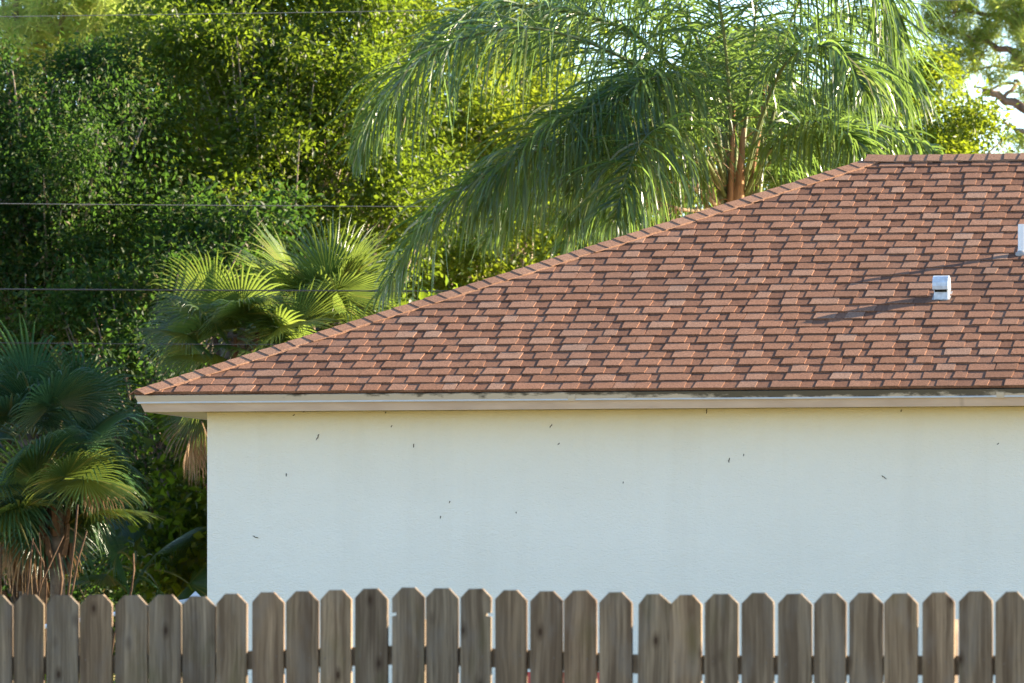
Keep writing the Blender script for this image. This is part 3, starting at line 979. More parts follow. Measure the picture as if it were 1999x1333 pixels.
# ---- pines
def pine(name, label, branches, tufts, D, base_px, top_px, seed, nneedle=46, nl=0.2, trunk_r=0.13, spread=0.14, extra=None):
    r_ = np.random.default_rng(seed)
    base = P(base_px, HZ, D)
    base.z = ground_z(base.x, base.y)
    root = thing(name, label, 'tree', base)
    top = P(*top_px, D) - base
    mb = MB()
    mb.tube([Vector((0, 0, -0.1)).lerp(top, i / 8) + Vector((r_.normal() * 0.05, 0, 0)) * (0 < i) for i in range(9)], [trunk_r * (1 - 0.75 * i / 8) for i in range(9)], 9)
    for br in branches:
        pts = []
        raw = [P(px, py, D + dd) - base for (px, py, dd) in br[0]]
        for a, b in zip(raw[:-1], raw[1:]):
            for i in range(4):
                pts.append(a.lerp(b, i / 4) + Vector((r_.normal(), r_.normal(), r_.normal())) * 0.012)
        pts.append(raw[-1])
        n_ = len(pts)
        mb.tube(pts, [br[1] + (br[2] - br[1]) * i / (n_ - 1) for i in range(n_)], 6)
    cent = []
    for (px, py, dd, rad, k) in tufts:
        c = np.array(P(px, py, D + dd) - base)
        pts = c + r_.normal(size=(k, 3)) * rad * 0.5
        cent.append(pts)
        for p in pts[::3]:
            mb.tube([Vector(c), Vector(c).lerp(Vector(p), 0.5) + Vector((0, 0, 0.03)), Vector(p)], [0.009, 0.006, 0.004], 4)
    mb.build('trunk', M['pbark'], root, True)
    cent = np.concatenate(cent)
    N = len(cent) * nneedle
    c = np.repeat(cent, nneedle, axis=0) + r_.normal(size=(N, 3)) * spread * 0.35
    ax = np.repeat(r_.normal(size=(len(cent), 3)) * 0.6 + np.array([0, 0, 0.35]), nneedle, axis=0)
    d = ax + r_.normal(size=(N, 3)) * 0.65
    d /= np.linalg.norm(d, axis=1, keepdims=True)
    L_ = nl * r_.uniform(0.7, 1.2, size=(N, 1))
    s = np.cross(d, r_.normal(size=(N, 3)))
    s /= np.linalg.norm(s, axis=1, keepdims=True)
    wd = 0.005
    mid = c + d * L_ * 0.55 + np.array([0, 0, -0.012])
    tip = c + d * L_ + np.array([0, 0, -0.045])
    v = np.stack([c - s * wd, c + s * wd, mid + s * wd, mid - s * wd, tip], axis=1).reshape(-1, 3)
    i5 = np.arange(N)[:, None] * 5
    f = np.concatenate([i5 + np.array([[0, 1, 2]]), i5 + np.array([[0, 2, 3]]), i5 + np.array([[3, 2, 4]])], axis=0)
    link('crown', np_mesh('crown', v, f), root, M['pine'])
    return root

pine('pine_tree', 'pine with crooked bare branches against the sky over the ridge',
     [([(2160, 330, 0), (2010, 218, 0), (1950, 184, 0), (1918, 178, 0)], 0.075, 0.03), ([(1960, 190, 0), (1990, 160, 0.2), (1975, 158, 0.2), (1940, 172, 0.1), (1905, 170, 0)], 0.025, 0.012),
      ([(2160, 230, 0), (2010, 140, 0), (1975, 103, 0), (1930, 84, 0), (1885, 70, 0), (1830, 50, 0)], 0.06, 0.012), ([(1930, 84, 0), (1922, 105, 0), (1912, 118, 0)], 0.012, 0.006), ([(2150, 330, 0), (2010, 262, 0), (1975, 245, 0), (1955, 240, 0)], 0.045, 0.012),
      ([(2160, 120, 0), (2000, 45, 0), (1900, 20, 0), (1810, 30, 0)], 0.05, 0.008), ([(1940, 128, 0.2), (1900, 135, 0.2), (1870, 160, 0.2)], 0.015, 0.006), ([(2010, 140, 0), (1960, 130, 0.2), (1940, 128, 0.2)], 0.025, 0.015), ([(1945, 195, 0), (1960, 215, 0), (1990, 205, 0)], 0.01, 0.005)],
     [(1806, 28, 0, 0.16, 7), (1830, 12, 0.2, 0.2, 9), (1862, 40, -0.2, 0.2, 9), (1893, 15, 0.1, 0.24, 12), (1930, 40, 0.2, 0.24, 10), (1960, 12, -0.1, 0.24, 12), (1990, 38, 0.1, 0.26, 14), (1985, 5, 0, 0.25, 10), (1850, 62, 0.1, 0.14, 5), (1820, 55, 0, 0.12, 4), (1885, 78, 0.1, 0.16, 6), (1872, 112, 0, 0.16, 7), (1895, 118, 0.1, 0.18, 8), (1850, 108, 0.1, 0.14, 5), (1900, 84, -0.1, 0.14, 5), (1975, 112, 0, 0.16, 7), (1955, 122, 0.1, 0.14, 5), (1835, 108, 0.2, 0.12, 4), (1945, 160, 0.0, 0.09, 3), (1865, 160, 0.2, 0.16, 6), (1840, 125, 0.2, 0.14, 5), (1996, 180, 0, 0.12, 4), (1998, 285, 0, 0.2, 8), (1915, 60, 0, 0.18, 6), (1870, 5, 0, 0.24, 10), (1990, 70, 0, 0.2, 7), (2030, 90, 0, 0.25, 10), (2050, 20, 0, 0.3, 12), (1930, -20, 0, 0.3, 12)],
     76, 2165, (2150, -700), 301, 44, 0.17)
pr_ = random.Random(9)
pine('pine_tree', 'pale yellow-green pine with thin upright stems above the dark rounded tree',
     [([(20, 300, 0), (14, 40, 0), (-2, -30, 0)], 0.03, 0.02), ([(86, 300, 0), (87, 60, 0), (83, -30, 0)], 0.03, 0.02), ([(36, 300, 0.2), (33, 0, 0.2), (33, -60, 0.2)], 0.04, 0.03), ([(110, 80, 0), (125, 30, 0), (140, -20, 0)], 0.035, 0.025), ([(88, 40, 0), (112, 50, 0), (118, 46, 0)], 0.02, 0.012), ([(190, 300, 0), (190, 60, 0), (196, -40, 0)], 0.05, 0.035), ([(196, 22, 0), (220, 10, 0), (250, 14, 0)], 0.02, 0.01), ([(130, 15, 0), (112, 12, 0), (96, 6, 0)], 0.015, 0.008)],
     [(pr_.uniform(50, 300), pr_.uniform(-40, 120), pr_.uniform(-0.8, 1.6), 0.3, 5) for _ in range(60)] + [(pr_.uniform(-40, 60), pr_.uniform(40, 140), pr_.uniform(-0.5, 1), 0.28, 5) for _ in range(14)] + [(250 + pr_.uniform(-30, 40), pr_.uniform(-20, 60), pr_.uniform(0, 1), 0.25, 5) for _ in range(12)],
     74, 190, (196, -300), 302, 46, 0.24, 0.09)

# ------------------------------------------------------------------ palms
def catmull(pts, n):
    pts = [Vector(p) for p in pts]
    pp_ = [pts[0] * 2 - pts[1]] + pts + [pts[-1] * 2 - pts[-2]]
    out = []
    segs_ = len(pts) - 1
    for i in range(n):
        q_ = i / (n - 1) * segs_
        k = min(int(q_), segs_ - 1)
        t_ = q_ - k
        p0, p1, p2, p3 = pp_[k:k + 4]
        out.append(0.5 * ((2 * p1) + (p2 - p0) * t_ + (2 * p0 - 5 * p1 + 4 * p2 - p3) * t_ * t_ + (3 * p1 - p0 - 3 * p2 + p3) * t_ ** 3))
    return out

def frond(root, path, r_, npin=74, lmax=0.85, bare=0.18, grav=1.0, wid=0.026, mat=None, r0=0.020):
    """feather frond: a rachis and two ranks of hanging leaflets; path in root space"""
    pts = catmull(path, 90)
    mb = MB()
    n_ = len(pts)
    mb.tube(pts, [r0 * (1 - 0.86 * i / (n_ - 1)) for i in range(n_)], 6)
    fr_ = mb.build('frond', M['rachis'], root, True)
    V, Fc = [], []
    nseg_ = 7
    for side in (-1, 1):
        for i in range(npin):
            q_ = bare + (1 - bare) * (i + r_.uniform(-0.4, 0.4)) / npin
            q_ = min(max(q_, 0.02), 0.999)
            k = min(int(q_ * (n_ - 1)), n_ - 2)
            p = pts[k].lerp(pts[k + 1], q_ * (n_ - 1) - k)
            tg = (pts[k + 1] - pts[k]).normalized()
            sd = tg.cross(Vector((0, 0, 1)))
            if sd.length < 0.05:
                sd = Vector((1, 0, 0))
            sd.normalize()
            upv = sd.cross(tg).normalized()
            rel = (q_ - bare) / (1 - bare)
            ln = lmax * (0.45 + 0.75 * math.sin(math.pi * min(0.95, 0.12 + rel * 0.88)) ** 0.8) * r_.uniform(0.8, 1.12)
            ln *= 0.55 + 0.45 * min(1, (1 - rel) * 4)
            d = (sd * side * r_.uniform(0.5, 1.0) + upv * r_.uniform(-0.25, 0.7) + tg * r_.uniform(0.35, 0.9)).normalized()
            pos = p.copy()
            st = ln / nseg_
            wdir0 = d.cross(Vector((r_.normal(), r_.normal(), r_.normal()))).normalized()
            base_i = len(V)
            g_ = grav * r_.uniform(0.25, 1.45)
            for j in range(nseg_ + 1):
                w_ = wid * (0.55 + 0.6 * math.sin(math.pi * min(1.0, 0.22 + 0.78 * j / nseg_))) * (1.0 if j < nseg_ else 0.12)
                ww = (wdir0 - d * wdir0.dot(d))
                ww = ww.normalized() if ww.length > 1e-4 else Vector((1, 0, 0))
                V.append(pos - ww * w_ * 0.5)
                V.append(pos + ww * w_ * 0.5)
                if j < nseg_:
                    d = (d + Vector((0, 0, -1)) * g_ * (0.24 + 0.30 * j / nseg_) + Vector((r_.normal(), r_.normal(), r_.normal())) * 0.05).normalized()
                    pos = pos + d * st
            for j in range(nseg_):
                a = base_i + j * 2
                Fc.append((a, a + 1, a + 3, a + 2))
    me = np_mesh('leaflets', np.array([tuple(v) for v in V]), np.array(Fc), True)
    link('leaflets', me, fr_, mat or M['queen'])
    return fr_

QD = 53.5
qb = P(1432, HZ, QD)
qb.z = ground_z(qb.x, qb.y)
queen = thing('feather_palm', 'large feather palm with arching drooping fronds behind the roof', 'palm tree', qb)
r_ = np.random.default_rng(401)
ctr = P(1432, 420, QD) - qb
mb = MB()
mb.tube([(0, 0, -0.1), (0.02, 0, 1.5), (-0.02, 0, 3.2), (ctr.x, 0, ctr.z)], [0.16, 0.14, 0.135, 0.15], 14)
mb.build('trunk', M['ptrunk'], queen, True)
def qp(px, py, dd):
    return P(px, py, QD + dd) - qb
fr_paths = [
    # upper-left arch
    ([(1425, 395, 0), (1390, 280, -0.2), (1300, 170, -0.6), (1180, 95, -1.0), (1040, 55, -1.3), (920, 70, -1.5), (820, 125, -1.7), (745, 205, -1.8), (705, 290, -1.8)], 0.95, 0.22),
    # second left arch, sunlit rachis
    ([(1425, 395, 0), (1395, 250, -0.4), (1340, 170, -0.8), (1280, 150, -1.2), (1215, 190, -1.5), (1160, 270, -1.7), (1120, 380, -1.8)], 0.8, 0.35),
    # low left sweep
    ([(1425, 395, 0), (1370, 290, -0.5), (1270, 245, -1.0), (1140, 262, -1.4), (1010, 310, -1.6), (900, 375, -1.7), (810, 470, -1.8), (750, 570, -1.8)], 0.80, 0.22),
    ([(1425, 395, 0), (1350, 300, -0.2), (1230, 265, -0.2), (1110, 300, -0.2), (1020, 370, -0.2), (950, 470, -0.2)], 0.75, 0.22),
    # up and left against the sky
    ([(1432, 395, 0), (1410, 230, 0.1), (1370, 100, 0.2), (1320, 0, 0.3), (1250, -60, 0.4), (1160, -70, 0.5), (1080, -20, 0.6)], 0.85, 0.2),
    ([(1432, 395, 0), (1400, 220, 0.5), (1330, 80, 1.0), (1250, 0, 1.4), (1170, -30, 1.8), (1080, 0, 2.0), (1010, 70, 2.2)], 0.8, 0.22),
    ([(1432, 395, 0), (1425, 200, -0.2), (1410, 40, -0.5), (1380, -100, -0.8), (1330, -170, -1.1), (1260, -160, -1.4)], 0.85, 0.2),
    # up, centre
    ([(1440, 395, 0), (1460, 200, 0.2), (1475, 30, 0.3), (1480, -140, 0.5), (1440, -240, 0.7), (1370, -240, 1.0)], 0.85, 0.2),
    # up and right, then down as a curtain
    ([(1445, 395, 0), (1500, 190, -0.1), (1545, 40, -0.2), (1600, -60, -0.3), (1660, -80, -0.5), (1710, -30, -0.6), (1745, 60, -0.7)], 0.9, 0.5),
    ([(1445, 395, 0), (1490, 230, 0.3), (1550, 90, 0.6), (1620, 30, 0.9), (1690, 50, 1.2), (1730, 120, 1.3), (1750, 200, 1.4)], 0.85, 0.42),
    ([(1445, 395, 0), (1480, 250, -0.5), (1530, 130, -1.0), (1590, 90, -1.4), (1650, 110, -1.6), (1690, 180, -1.8)], 0.7, 0.45),
    # low right
    ([(1450, 400, 0), (1500, 320, -0.3), (1580, 265, -0.6), (1670, 250, -0.8), (1760, 265, -1.0), (1840, 300, -1.1)], 0.45, 0.22),
    ([(1450, 400, 0), (1510, 340, 0.3), (1600, 300, 0.6), (1690, 305, 0.9), (1760, 340, 1.1)], 0.6, 0.22),
    # hanging in front, left of the boots
    ([(1425, 400, 0), (1370, 300, -0.8), (1310, 250, -1.4), (1260, 270, -1.9), (1225, 340, -2.2), (1200, 430, -2.4)], 0.75, 0.34),
    ([(1428, 395, 0), (1380, 270, -0.5), (1290, 200, -1.0), (1180, 200, -1.3), (1080, 240, -1.6), (990, 320, -1.8), (930, 420, -1.9)], 0.8, 0.3),
    ([(1428, 400, 0), (1370, 330, -0.3), (1280, 310, -0.6), (1190, 350, -0.9), (1110, 430, -1.1)], 0.65, 0.3),
    ([(1428, 395, 0), (1370, 210, 0.1), (1270, 90, 0.1), (1150, 30, 0.0), (1020, 10, -0.2), (910, 30, -0.4), (820, 90, -0.5)], 0.8, 0.28),
    ([(1445, 400, 0), (1500, 300, -0.6), (1570, 240, -1.0), (1640, 250, -1.3), (1690, 300, -1.5)], 0.5, 0.35),
    # away from the camera
    ([(1435, 395, 0), (1440, 220, 0.8), (1450, 100, 1.6), (1470, 60, 2.4), (1490, 90, 3.0)], 0.8, 0.25),
    ([(1435, 395, 0), (1380, 240, 0.8), (1310, 160, 1.6), (1240, 160, 2.2), (1180, 220, 2.8)], 0.8, 0.25),
    ([(1440, 395, 0), (1520, 240, 0.9), (1600, 180, 1.6), (1670, 200, 2.2), (1720, 270, 2.6)], 0.75, 0.25),
    ([(1432, 400, 0), (1360, 330, 0.3), (1270, 330, 0.8), (1180, 390, 1.2), (1110, 480, 1.5)], 0.7, 0.25),
]
for i, (pth, lm, bare) in enumerate(fr_paths):
    fo = frond(queen, [qp(*p) for p in pth], r_, 150, lm * 0.95, bare * 0.72, 1.0, 0.0142)
# upright leaf bases, fibrous orange-brown and green
for i, (pa, pb, wd, mt) in enumerate((((1440, 420, -0.12), (1452, 250, -0.14), 0.095, 'sheath'), ((1405, 420, -0.10), (1420, 240, -0.10), 0.075, 'sheathg'), ((1470, 420, -0.08), (1515, 200, -0.10), 0.07, 'sheathg'), ((1425, 420, -0.14), (1433, 200, -0.1), 0.06, 'sheath'), ((1385, 420, -0.05), (1350, 300, -0.1), 0.05, 'sheath'), ((1455, 420, 0.05), (1500, 150, 0.0), 0.06, 'sheath'), ((1415, 420, 0.08), (1395, 180, 0.05), 0.07, 'sheathg'), ((1480, 420, 0.0), (1490, 260, -0.05), 0.05, 'sheathg'))):
    a, b2 = qp(*pa), qp(*pb)
    mb = MB()
    pts = [a.lerp(b2, j / 7) + Vector((0, -0.03 * math.sin(j / 7 * math.pi), 0)) for j in range(8)]
    mb.tube(pts, [wd * 0.62 * (1.0 - 0.72 * (j / 7) ** 0.8) * r_.uniform(0.9, 1.1) for j in range(8)], 9)
    for j in range(9):
        k = int(r_.integers(1, 7))
        e_ = pts[k] + Vector((r_.normal() * 0.07, -0.04 + r_.normal() * 0.03, r_.uniform(-0.18, 0.12)))
        mb.tube([pts[k], pts[k].lerp(e_, 0.6) + Vector((0, 0, 0.03)), e_], [0.007, 0.004, 0.0015], 4)
    mb.build('leaf_base', M[mt], queen, True)
# dry flower stalks
for i, pth in enumerate(([(1395, 400, -0.2), (1385, 330, -0.35), (1383, 280, -0.4)], [(1400, 400, -0.2), (1360, 370, -0.5), (1310, 355, -0.8), (1270, 375, -1.0)], [(1400, 410, -0.3), (1340, 410, -0.7), (1290, 395, -0.9)], [(1405, 400, -0.2), (1360, 330, -0.4), (1325, 265, -0.5)])):
    mb = MB()
    pts = catmull([qp(*p) for p in pth], 14)
    mb.tube(pts, [0.022 - 0.014 * j / 13 for j in range(14)], 6)
    for j in range(16):
        k = 6 + int(r_.integers(0, 8))
        k = min(k, 13)
        e_ = pts[k] + Vector((r_.normal() * 0.12, r_.normal() * 0.1, -abs(r_.normal()) * 0.16))
        mb.tube([pts[k], pts[k].lerp(e_, 0.5) + Vector((0, 0, 0.03)), e_], [0.005, 0.004, 0.002], 4)
    mb.build('dry_stalk', M['dead'], queen, True)

def fan(root, base, hub, axis_dir, size, r_, spread=205, nsegs=44, split=0.44, droop=0.8, mat=None, curl=0.35, name='fan_leaf', pr0=0.014):
    """costapalmate leaf: petiole and pleated blade; base and hub in root space"""
    base, hub = Vector(base), Vector(hub)
    ax = Vector(axis_dir).normalized()
    mb = MB()
    mid = base.lerp(hub, 0.55) + Vector((0, 0, 0.10))
    pts = []
    for i in range(9):
        q_ = i / 8
        pts.append((base.lerp(mid, q_)).lerp(mid.lerp(hub, q_), q_))
    mb.tube(pts, [pr0 - (pr0 - 0.006) * i / 8 for i in range(9)], 5)
    lf = mb.build(name, M['dead'] if mat is M['deadfan'] else M['rachis'], root, True)
    nrm = ax.cross(Vector((0, 0, 1)))
    if nrm.length < 0.1:
        nrm = Vector((1, 0, 0))
    nrm.normalize()
    roll = r_.uniform(-0.9, 0.9)
    side = (Quaternion(ax, roll) @ nrm).normalized()
    upn = side.cross(ax).normalized()
    V, Fc = [], []
    ns = 7
    half = math.radians(spread) / 2
    for i in range(nsegs):
        an = -half + 2 * half * (i + 0.5) / nsegs
        da = 2 * half / nsegs
        L_ = size * (0.72 + 0.28 * math.cos(an * 0.75)) * r_.uniform(0.9, 1.08)
        dr_ = droop * r_.uniform(0.5, 1.5)
        dirv = ax * math.cos(an) + side * math.sin(an) - upn * curl * (an / half) ** 2
        dirv.normalize()
        tang = (-ax * math.sin(an) + side * math.cos(an)).normalized()
        d = dirv.copy()
        pos = hub.copy()
        b_i = len(V)
        for j in range(ns + 1):
            q_ = j / ns
            rad = L_ * q_
            if q_ <= split:
                hw_ = rad * math.tan(da / 2) * 1.02
            else:
                hw_ = L_ * split * math.tan(da / 2) * (1 - ((q_ - split) / (1 - split)) ** 1.3) + 0.0008
            n2 = tang.cross(d).normalized()
            pl = min(hw_ * 0.55, 0.012)
            V.append(pos - tang * hw_ - n2 * pl)
            V.append(pos + n2 * pl)
            V.append(pos + tang * hw_ - n2 * pl)
            if j < ns:
                gg = 0.015 if q_ < split else dr_ * (q_ - split + 0.05)
                d = (d + Vector((0, 0, -1)) * gg + Vector((r_.normal(), r_.normal(), r_.normal())) * (0.045 if q_ > split else 0.0)).normalized()
                pos = pos + d * (L_ / ns)
        for j in range(ns):
            a = b_i + j * 3
            Fc.append((a, a + 1, a + 4, a + 3))
            Fc.append((a + 1, a + 2, a + 5, a + 4))
    me = np_mesh('blade', np.array([tuple(v) for v in V]), np.array(Fc), False)
    link('blade', me, lf, mat or M['fan'])
    return lf

def fan_palm(label, px, py, D, leaves, seed, dead=(), name='fan_palm', size=0.78, trunk=True, boots=26, mat=None, dmul=1.0):
    r_ = np.random.default_rng(seed)
    base = P(px, HZ, D)
    base.z = ground_z(base.x, base.y)
    root = thing(name, label, 'palm tree', base)
    hubc = P(px, py, D) - base
    if trunk:
        mb = MB()
        mb.tube([(0, 0, -0.1), (0.02, 0.01, hubc.z * 0.5), (hubc.x, hubc.y, hubc.z + 0.1)], [k_ * (0.55 if boots <= 10 else 1.0) for k_ in (0.13, 0.12, 0.11)], 12)
        tk = mb.build('trunk', M['ptrunk'], root, True)
        for i in range(boots):
            an = i * 2.4
            z = hubc.z - 0.15 - i * 0.055
            if z < 0.2:
                break
            d = Vector((math.cos(an), math.sin(an), 0))
            mb = MB()
            s_ = d.cross(Vector((0, 0, 1)))
            tk_ = 0.55 if boots <= 10 else 1.0
            a = d * 0.12 * tk_ + Vector((0, 0, z))
            b2 = d * 0.24 * tk_ + s_ * r_.normal() * 0.02 + Vector((0, 0, z + 0.26))
            mb.tube([a, a.lerp(b2, 0.5) + d * 0.015, b2], [0.045, 0.03, 0.018], 5)
            mb.build('leaf_base', M['dstem'], tk)
    for lv in leaves:
        (ex, ey, dd) = lv[0]
        hub = P(ex, ey, D + dd) - base
        ax = (hub - hubc).normalized()
        if len(lv) > 2:
            ax = (ax + Vector(lv[2])).normalized()
        fan(root, hubc + ax * 0.06, hub, ax, size * lv[1], r_, spread=r_.uniform(190, 250), droop=r_.uniform(0.2, 0.75) * dmul, mat=mat)
    for lv in dead:
        (ex, ey, dd) = lv[0]
        hub = P(ex, ey, D + dd) - base
        fan(root, hubc + (hub - hubc) * 0.1, hub, Vector((0.05, -0.05, -1)), size * lv[1], r_, 120, 26, 0.35, 0.9, M['deadfan'], 0.8, 'dead_leaf')
    return root

def spray(px, py, n, rx, ry, seed, lo=-40, hi=220):
    q = random.Random(seed)
    out = []
    for i in range(n):
        an = math.radians(lo + (hi - lo) * (i + q.uniform(-0.3, 0.3)) / n)
        dd = q.uniform(-0.75, 0.5)
        k = q.uniform(0.55, 1.0)
        out.append(((px + rx * k * math.cos(an), py - ry * k * math.sin(an), dd), q.uniform(0.8, 1.1)))
    return out

# the shaggy sunlit pair beyond the hip
fan_palm('shaggy fan palm with upright sunlit yellow leaves behind the roof slope', 640, 640, 57.5,
         spray(625, 650, 13, 75, 90, 31, 20, 170) + [((575, 640, -1.1), 0.95, (-0.1, -0.9, 1.3)), ((665, 560, -0.4), 1.0), ((640, 550, -0.3), 1.0), ((590, 555, -0.2), 1.0), ((655, 555, 0.2), 1.05), ((680, 590, 0.1), 0.9), ((610, 560, 0.5), 1.0), ((560, 570, 0.2), 1.0), ((530, 590, -0.2), 0.95)], 501, (), size=0.70)
fan_palm('drooping fan palm leaning past the house corner with hanging dead leaves', 455, 660, 56.8,
         spray(455, 660, 15, 105, 80, 32, -30, 210) + [((420, 690, -0.7), 0.95), ((500, 690, -0.6), 0.95), ((400, 640, -0.4), 1.0), ((470, 600, -0.3), 1.0), ((540, 640, -0.5), 0.9), ((425, 735, -0.5), 0.9), ((490, 735, -0.4), 0.9), ((395, 790, -0.2), 0.7)], 502,
         [((385, 805, -0.1), 0.75), ((372, 850, -0.2), 0.65), ((395, 830, 0.1), 0.8), ((380, 815, 0.2), 0.7)], size=0.66, dmul=1.6)
# low palm at the left edge
fan_palm('low bluish-green fan palm beside the brown stems left of the house', 60, 870, 57.0,
         spray(60, 870, 19, 115, 120, 33, -60, 240) + spray(60, 930, 14, 120, 80, 34, 180, 360) + [((150, 775, -0.4), 1.0), ((150, 870, -0.6), 1.0, (0.5, -0.2, 0.4)), ((60, 760, -0.3), 1.1), ((10, 760, 0.1), 1.0), ((80, 880, -1.0), 0.9, (0, -0.5, 0.6)), ((20, 960, -0.7), 0.95), ((-40, 820, -0.2), 1.0), ((100, 790, -0.7), 0.95, (0.1, -0.6, 0.8))], 503,
         [((175, 905, -0.2), 0.55), ((120, 960, 0.1), 0.6), ((70, 1000, -0.3), 0.8), ((30, 990, -0.25), 0.8), ((95, 1010, -0.35), 0.75), ((50, 1030, -0.4), 0.8), ((10, 1020, -0.3), 0.8), ((120, 1030, -0.2), 0.7)], size=0.72, mat=M['fanblue'], dmul=1.7)
fan_palm('young yellowing fan palm leaning out under the low palm', 110, 985, 56.4,
         [((165, 930, -0.3), 0.8, (0.2, -0.5, -1.2)), ((130, 930, -0.4), 0.8), ((70, 940, -0.3), 0.85), ((40, 1000, -0.2), 0.8), ((180, 990, 0.1), 0.8)], 504, [((190, 930, -0.1), 0.5)], size=0.8, boots=10)
fan_palm('dim palmetto in the shade behind the pickets by the house corner', 270, 1110, 58.2,
         [((230, 1080, -0.3), 0.8), ((300, 1085, -0.3), 0.85), ((260, 1060, 0.2), 0.9), ((210, 1120, 0.1), 0.8), ((340, 1110, 0.1), 0.8), ((370, 1140, -0.2), 0.8), ((310, 1150, -0.5), 0.7)], 505, size=0.72, trunk=False, mat=M['fanblue'])

# brown stems at the lower left
st_r = np.random.default_rng(61)
stem_look = ['straight', 'forked', 'bowed', 'crooked', 'slanting', 'thin', 'thick', 'short', 'tall', 'bent-over']
for i in range(10):
    x0 = 0 + 13 * i + st_r.uniform(-8, 8)
    D = 56.0 + st_r.uniform(-0.4, 0.4)
    a = P(x0, HZ, D)
    a.z = ground_z(a.x, a.y)
    lk = stem_look[i]
    sx = {'slanting': 110, 'bent-over': 150, 'straight': 5}.get(lk, st_r.uniform(-60, 60))
    top_ = {'short': 1115, 'tall': 985, 'bent-over': 1080}.get(lk, 1040 + st_r.uniform(-20, 40))
    b2 = P(x0 + sx, top_, D + st_r.uniform(-0.3, 0.3)) - a
    wob = {'straight': 0.0, 'crooked': 0.05, 'bowed': 0.015}.get(lk, 0.02)
    bow = {'bowed': 0.18, 'bent-over': 0.2}.get(lk, 0.0)
    rad = {'thin': 0.009, 'thick': 0.028}.get(lk, 0.017)
    mb = MB()
    pts = [Vector((0, 0, -0.05)).lerp(b2, j / 8) + Vector((st_r.normal(), st_r.normal(), 0)) * wob + Vector((bow * math.sin(j / 8 * math.pi), 0, bow * math.sin(j / 8 * math.pi))) for j in range(9)]
    mb.tube(pts, [rad * (1 - 0.55 * j / 8) for j in range(9)], 6)
    if lk == 'forked':
        mb.tube([pts[4], pts[4].lerp(pts[8], 0.6) + Vector((0.12, 0, 0.02)), pts[8] + Vector((0.26, 0.03, 0.02))], [0.011, 0.008, 0.005], 5)
    o = mb.build('dry_stem', M['dstem'], None, True, loc=a)
    tag(o, lk + ' dry brown stem standing in the thicket under the low fan palm', 'stem', 'dry stems under the low palm')

# ------------------------------------------------------------------ wires on poles beyond the frame
wires = [('thin pale utility wire crossing the tall leafy trees above the shaggy palm', (0, 398), (760, 403), 0.0032, 'wire'), ('thick dark utility cable passing in front of the shaggy fan palm', (0, 565), (880, 568.5), 0.0058, 'wired'),
         ('topmost pale utility wire crossing the tops of the leafy trees', (0, 33), (750, 22), 0.0030, 'wire'), ('thin dark wire hanging lowest, just over the low fan palms', (0, 670), (600, 673), 0.0035, 'wired')]
WD = 55.6
xl, xr = -1900, 6200
for (lab, a, b2, rad, mt) in wires:
    sl = (b2[1] - a[1]) / (b2[0] - a[0])
    pts = []
    for i in range(41):
        px = xl + (xr - xl) * i / 40
        y_ = a[1] + sl * (px - a[0]) - 0.0000028 * (px - 500) ** 2
        pts.append(P(px, y_, WD))
    mb = MB()
    o_ = pts[0].copy()
    mb.tube([p - o_ for p in pts], rad, 6)
    o = mb.build('utility_wire', M[mt], None, True, loc=o_)
    tag(o, lab, 'wire')
for i, px in enumerate((xl, xr)):
    b0 = P(px, HZ, WD + 0.12)
    b0.z = ground_z(b0.x, b0.y)
    po = thing('utility_pole', ['wooden utility pole holding the wires left of the woods', 'wooden utility pole holding the wires right of the house'][i], 'pole', b0)
    mb = MB()
    mb.tube([(0, 0, -0.3), (0, 0, 4), (0, 0, 8.5)], [0.14, 0.12, 0.10], 12)
    mb.build('shaft', M['bark'], po, True)
    mb = MB()
    mb.box((-0.05, -0.06, 7.4), (0.05, 1.2, 7.52))
    mb.build('crossarm', M['bark'], po)

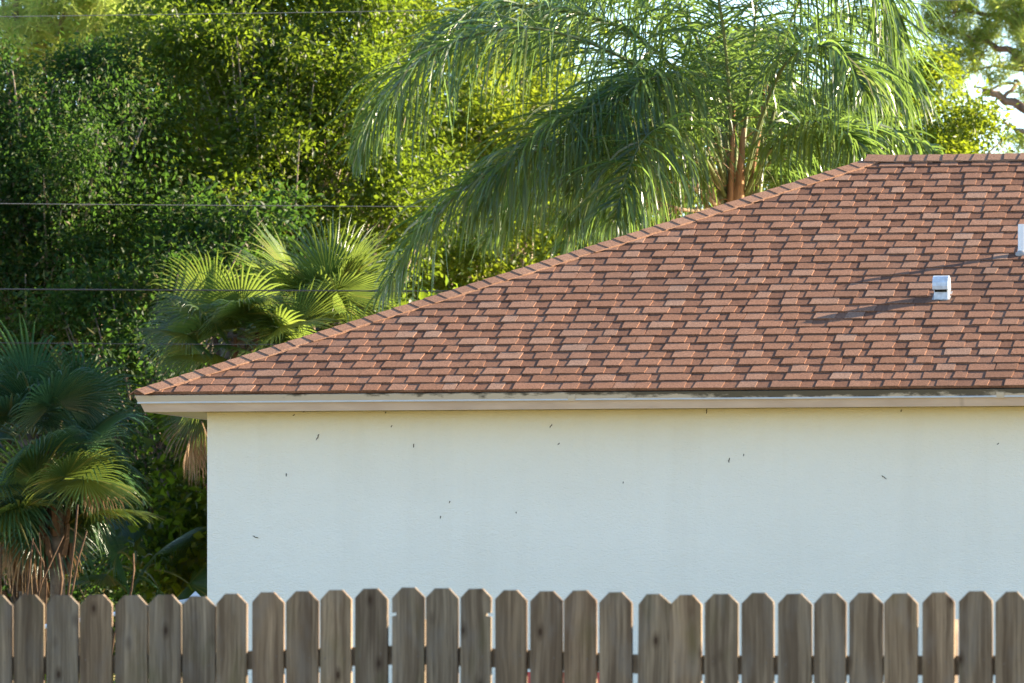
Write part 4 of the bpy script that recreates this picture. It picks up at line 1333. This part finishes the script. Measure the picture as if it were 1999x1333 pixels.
# ------------------------------------------------------------------ small things behind the fence
# pale vinyl fence stub with a pointed cap
v0 = P(382, HZ, 46.5)
v0.z = ground_z(v0.x, v0.y)
vf = thing('garden_fence', 'pale vinyl garden fence end with pointed post cap at the house corner', 'fence', v0)
tp = P(382, 1166, 46.5) - v0
mb = MB()
mb.box((-0.03, -0.03, -0.1), (0.03, 0.03, tp.z))
mb.build('post', M['vinyl'], vf)
mb = MB()
h_ = 0.042
mb.shared([(-h_, -h_, tp.z + 0.001), (h_, -h_, tp.z + 0.001), (h_, h_, tp.z + 0.001), (-h_, h_, tp.z + 0.001), (0, 0, tp.z + 0.045)], [(0, 3, 2, 1), (0, 1, 4), (1, 2, 4), (2, 3, 4), (3, 0, 4)])
mb.build('post_cap', M['vinyl'], vf)
e2 = P(60, 1228, 46.9) - v0
mb = MB()
mb.tube([(-0.025, 0, tp.z - 0.02), e2], 0.018, 8)
mb.build('top_rail', M['vinyl'], vf, True)
mb = MB()
mb.box((e2.x - 0.03, e2.y - 0.03, -0.1), (e2.x + 0.03, e2.y + 0.03, e2.z + 0.03))
mb.build('post', M['vinyl'], vf)
# red cool box against the wall
cb = P(1102, HZ, 41.4)
cb.z = ground_z(cb.x, cb.y)
co_ = thing('cool_box', 'red plastic cool box glimpsed through picket gaps below the wall', 'cool box', cb, -PHI)
zt_ = P(1102, 1312, 41.4).z - cb.z
mb = MB()
mb.shared([(-0.22, -0.15, 0.0), (0.22, -0.15, 0.0), (0.22, 0.15, 0.0), (-0.22, 0.15, 0.0), (-0.25, -0.17, zt_ - 0.07), (0.25, -0.17, zt_ - 0.07), (0.25, 0.17, zt_ - 0.07), (-0.25, 0.17, zt_ - 0.07)],
          [(0, 3, 2, 1), (4, 5, 6, 7), (0, 1, 5, 4), (1, 2, 6, 5), (2, 3, 7, 6), (3, 0, 4, 7)])
mb.build('body', M['white'], co_)
mb = MB()
mb.box((-0.27, -0.19, zt_ - 0.069), (0.27, 0.19, zt_))
mb.build('lid', M['red'], co_)
mb = MB()
mb.tube([(-0.28, 0, zt_ - 0.15), (-0.285, -0.1, zt_ - 0.14), (-0.285, -0.1, zt_ - 0.05)], 0.008, 6)
mb.build('handle', M['white'], co_, True)
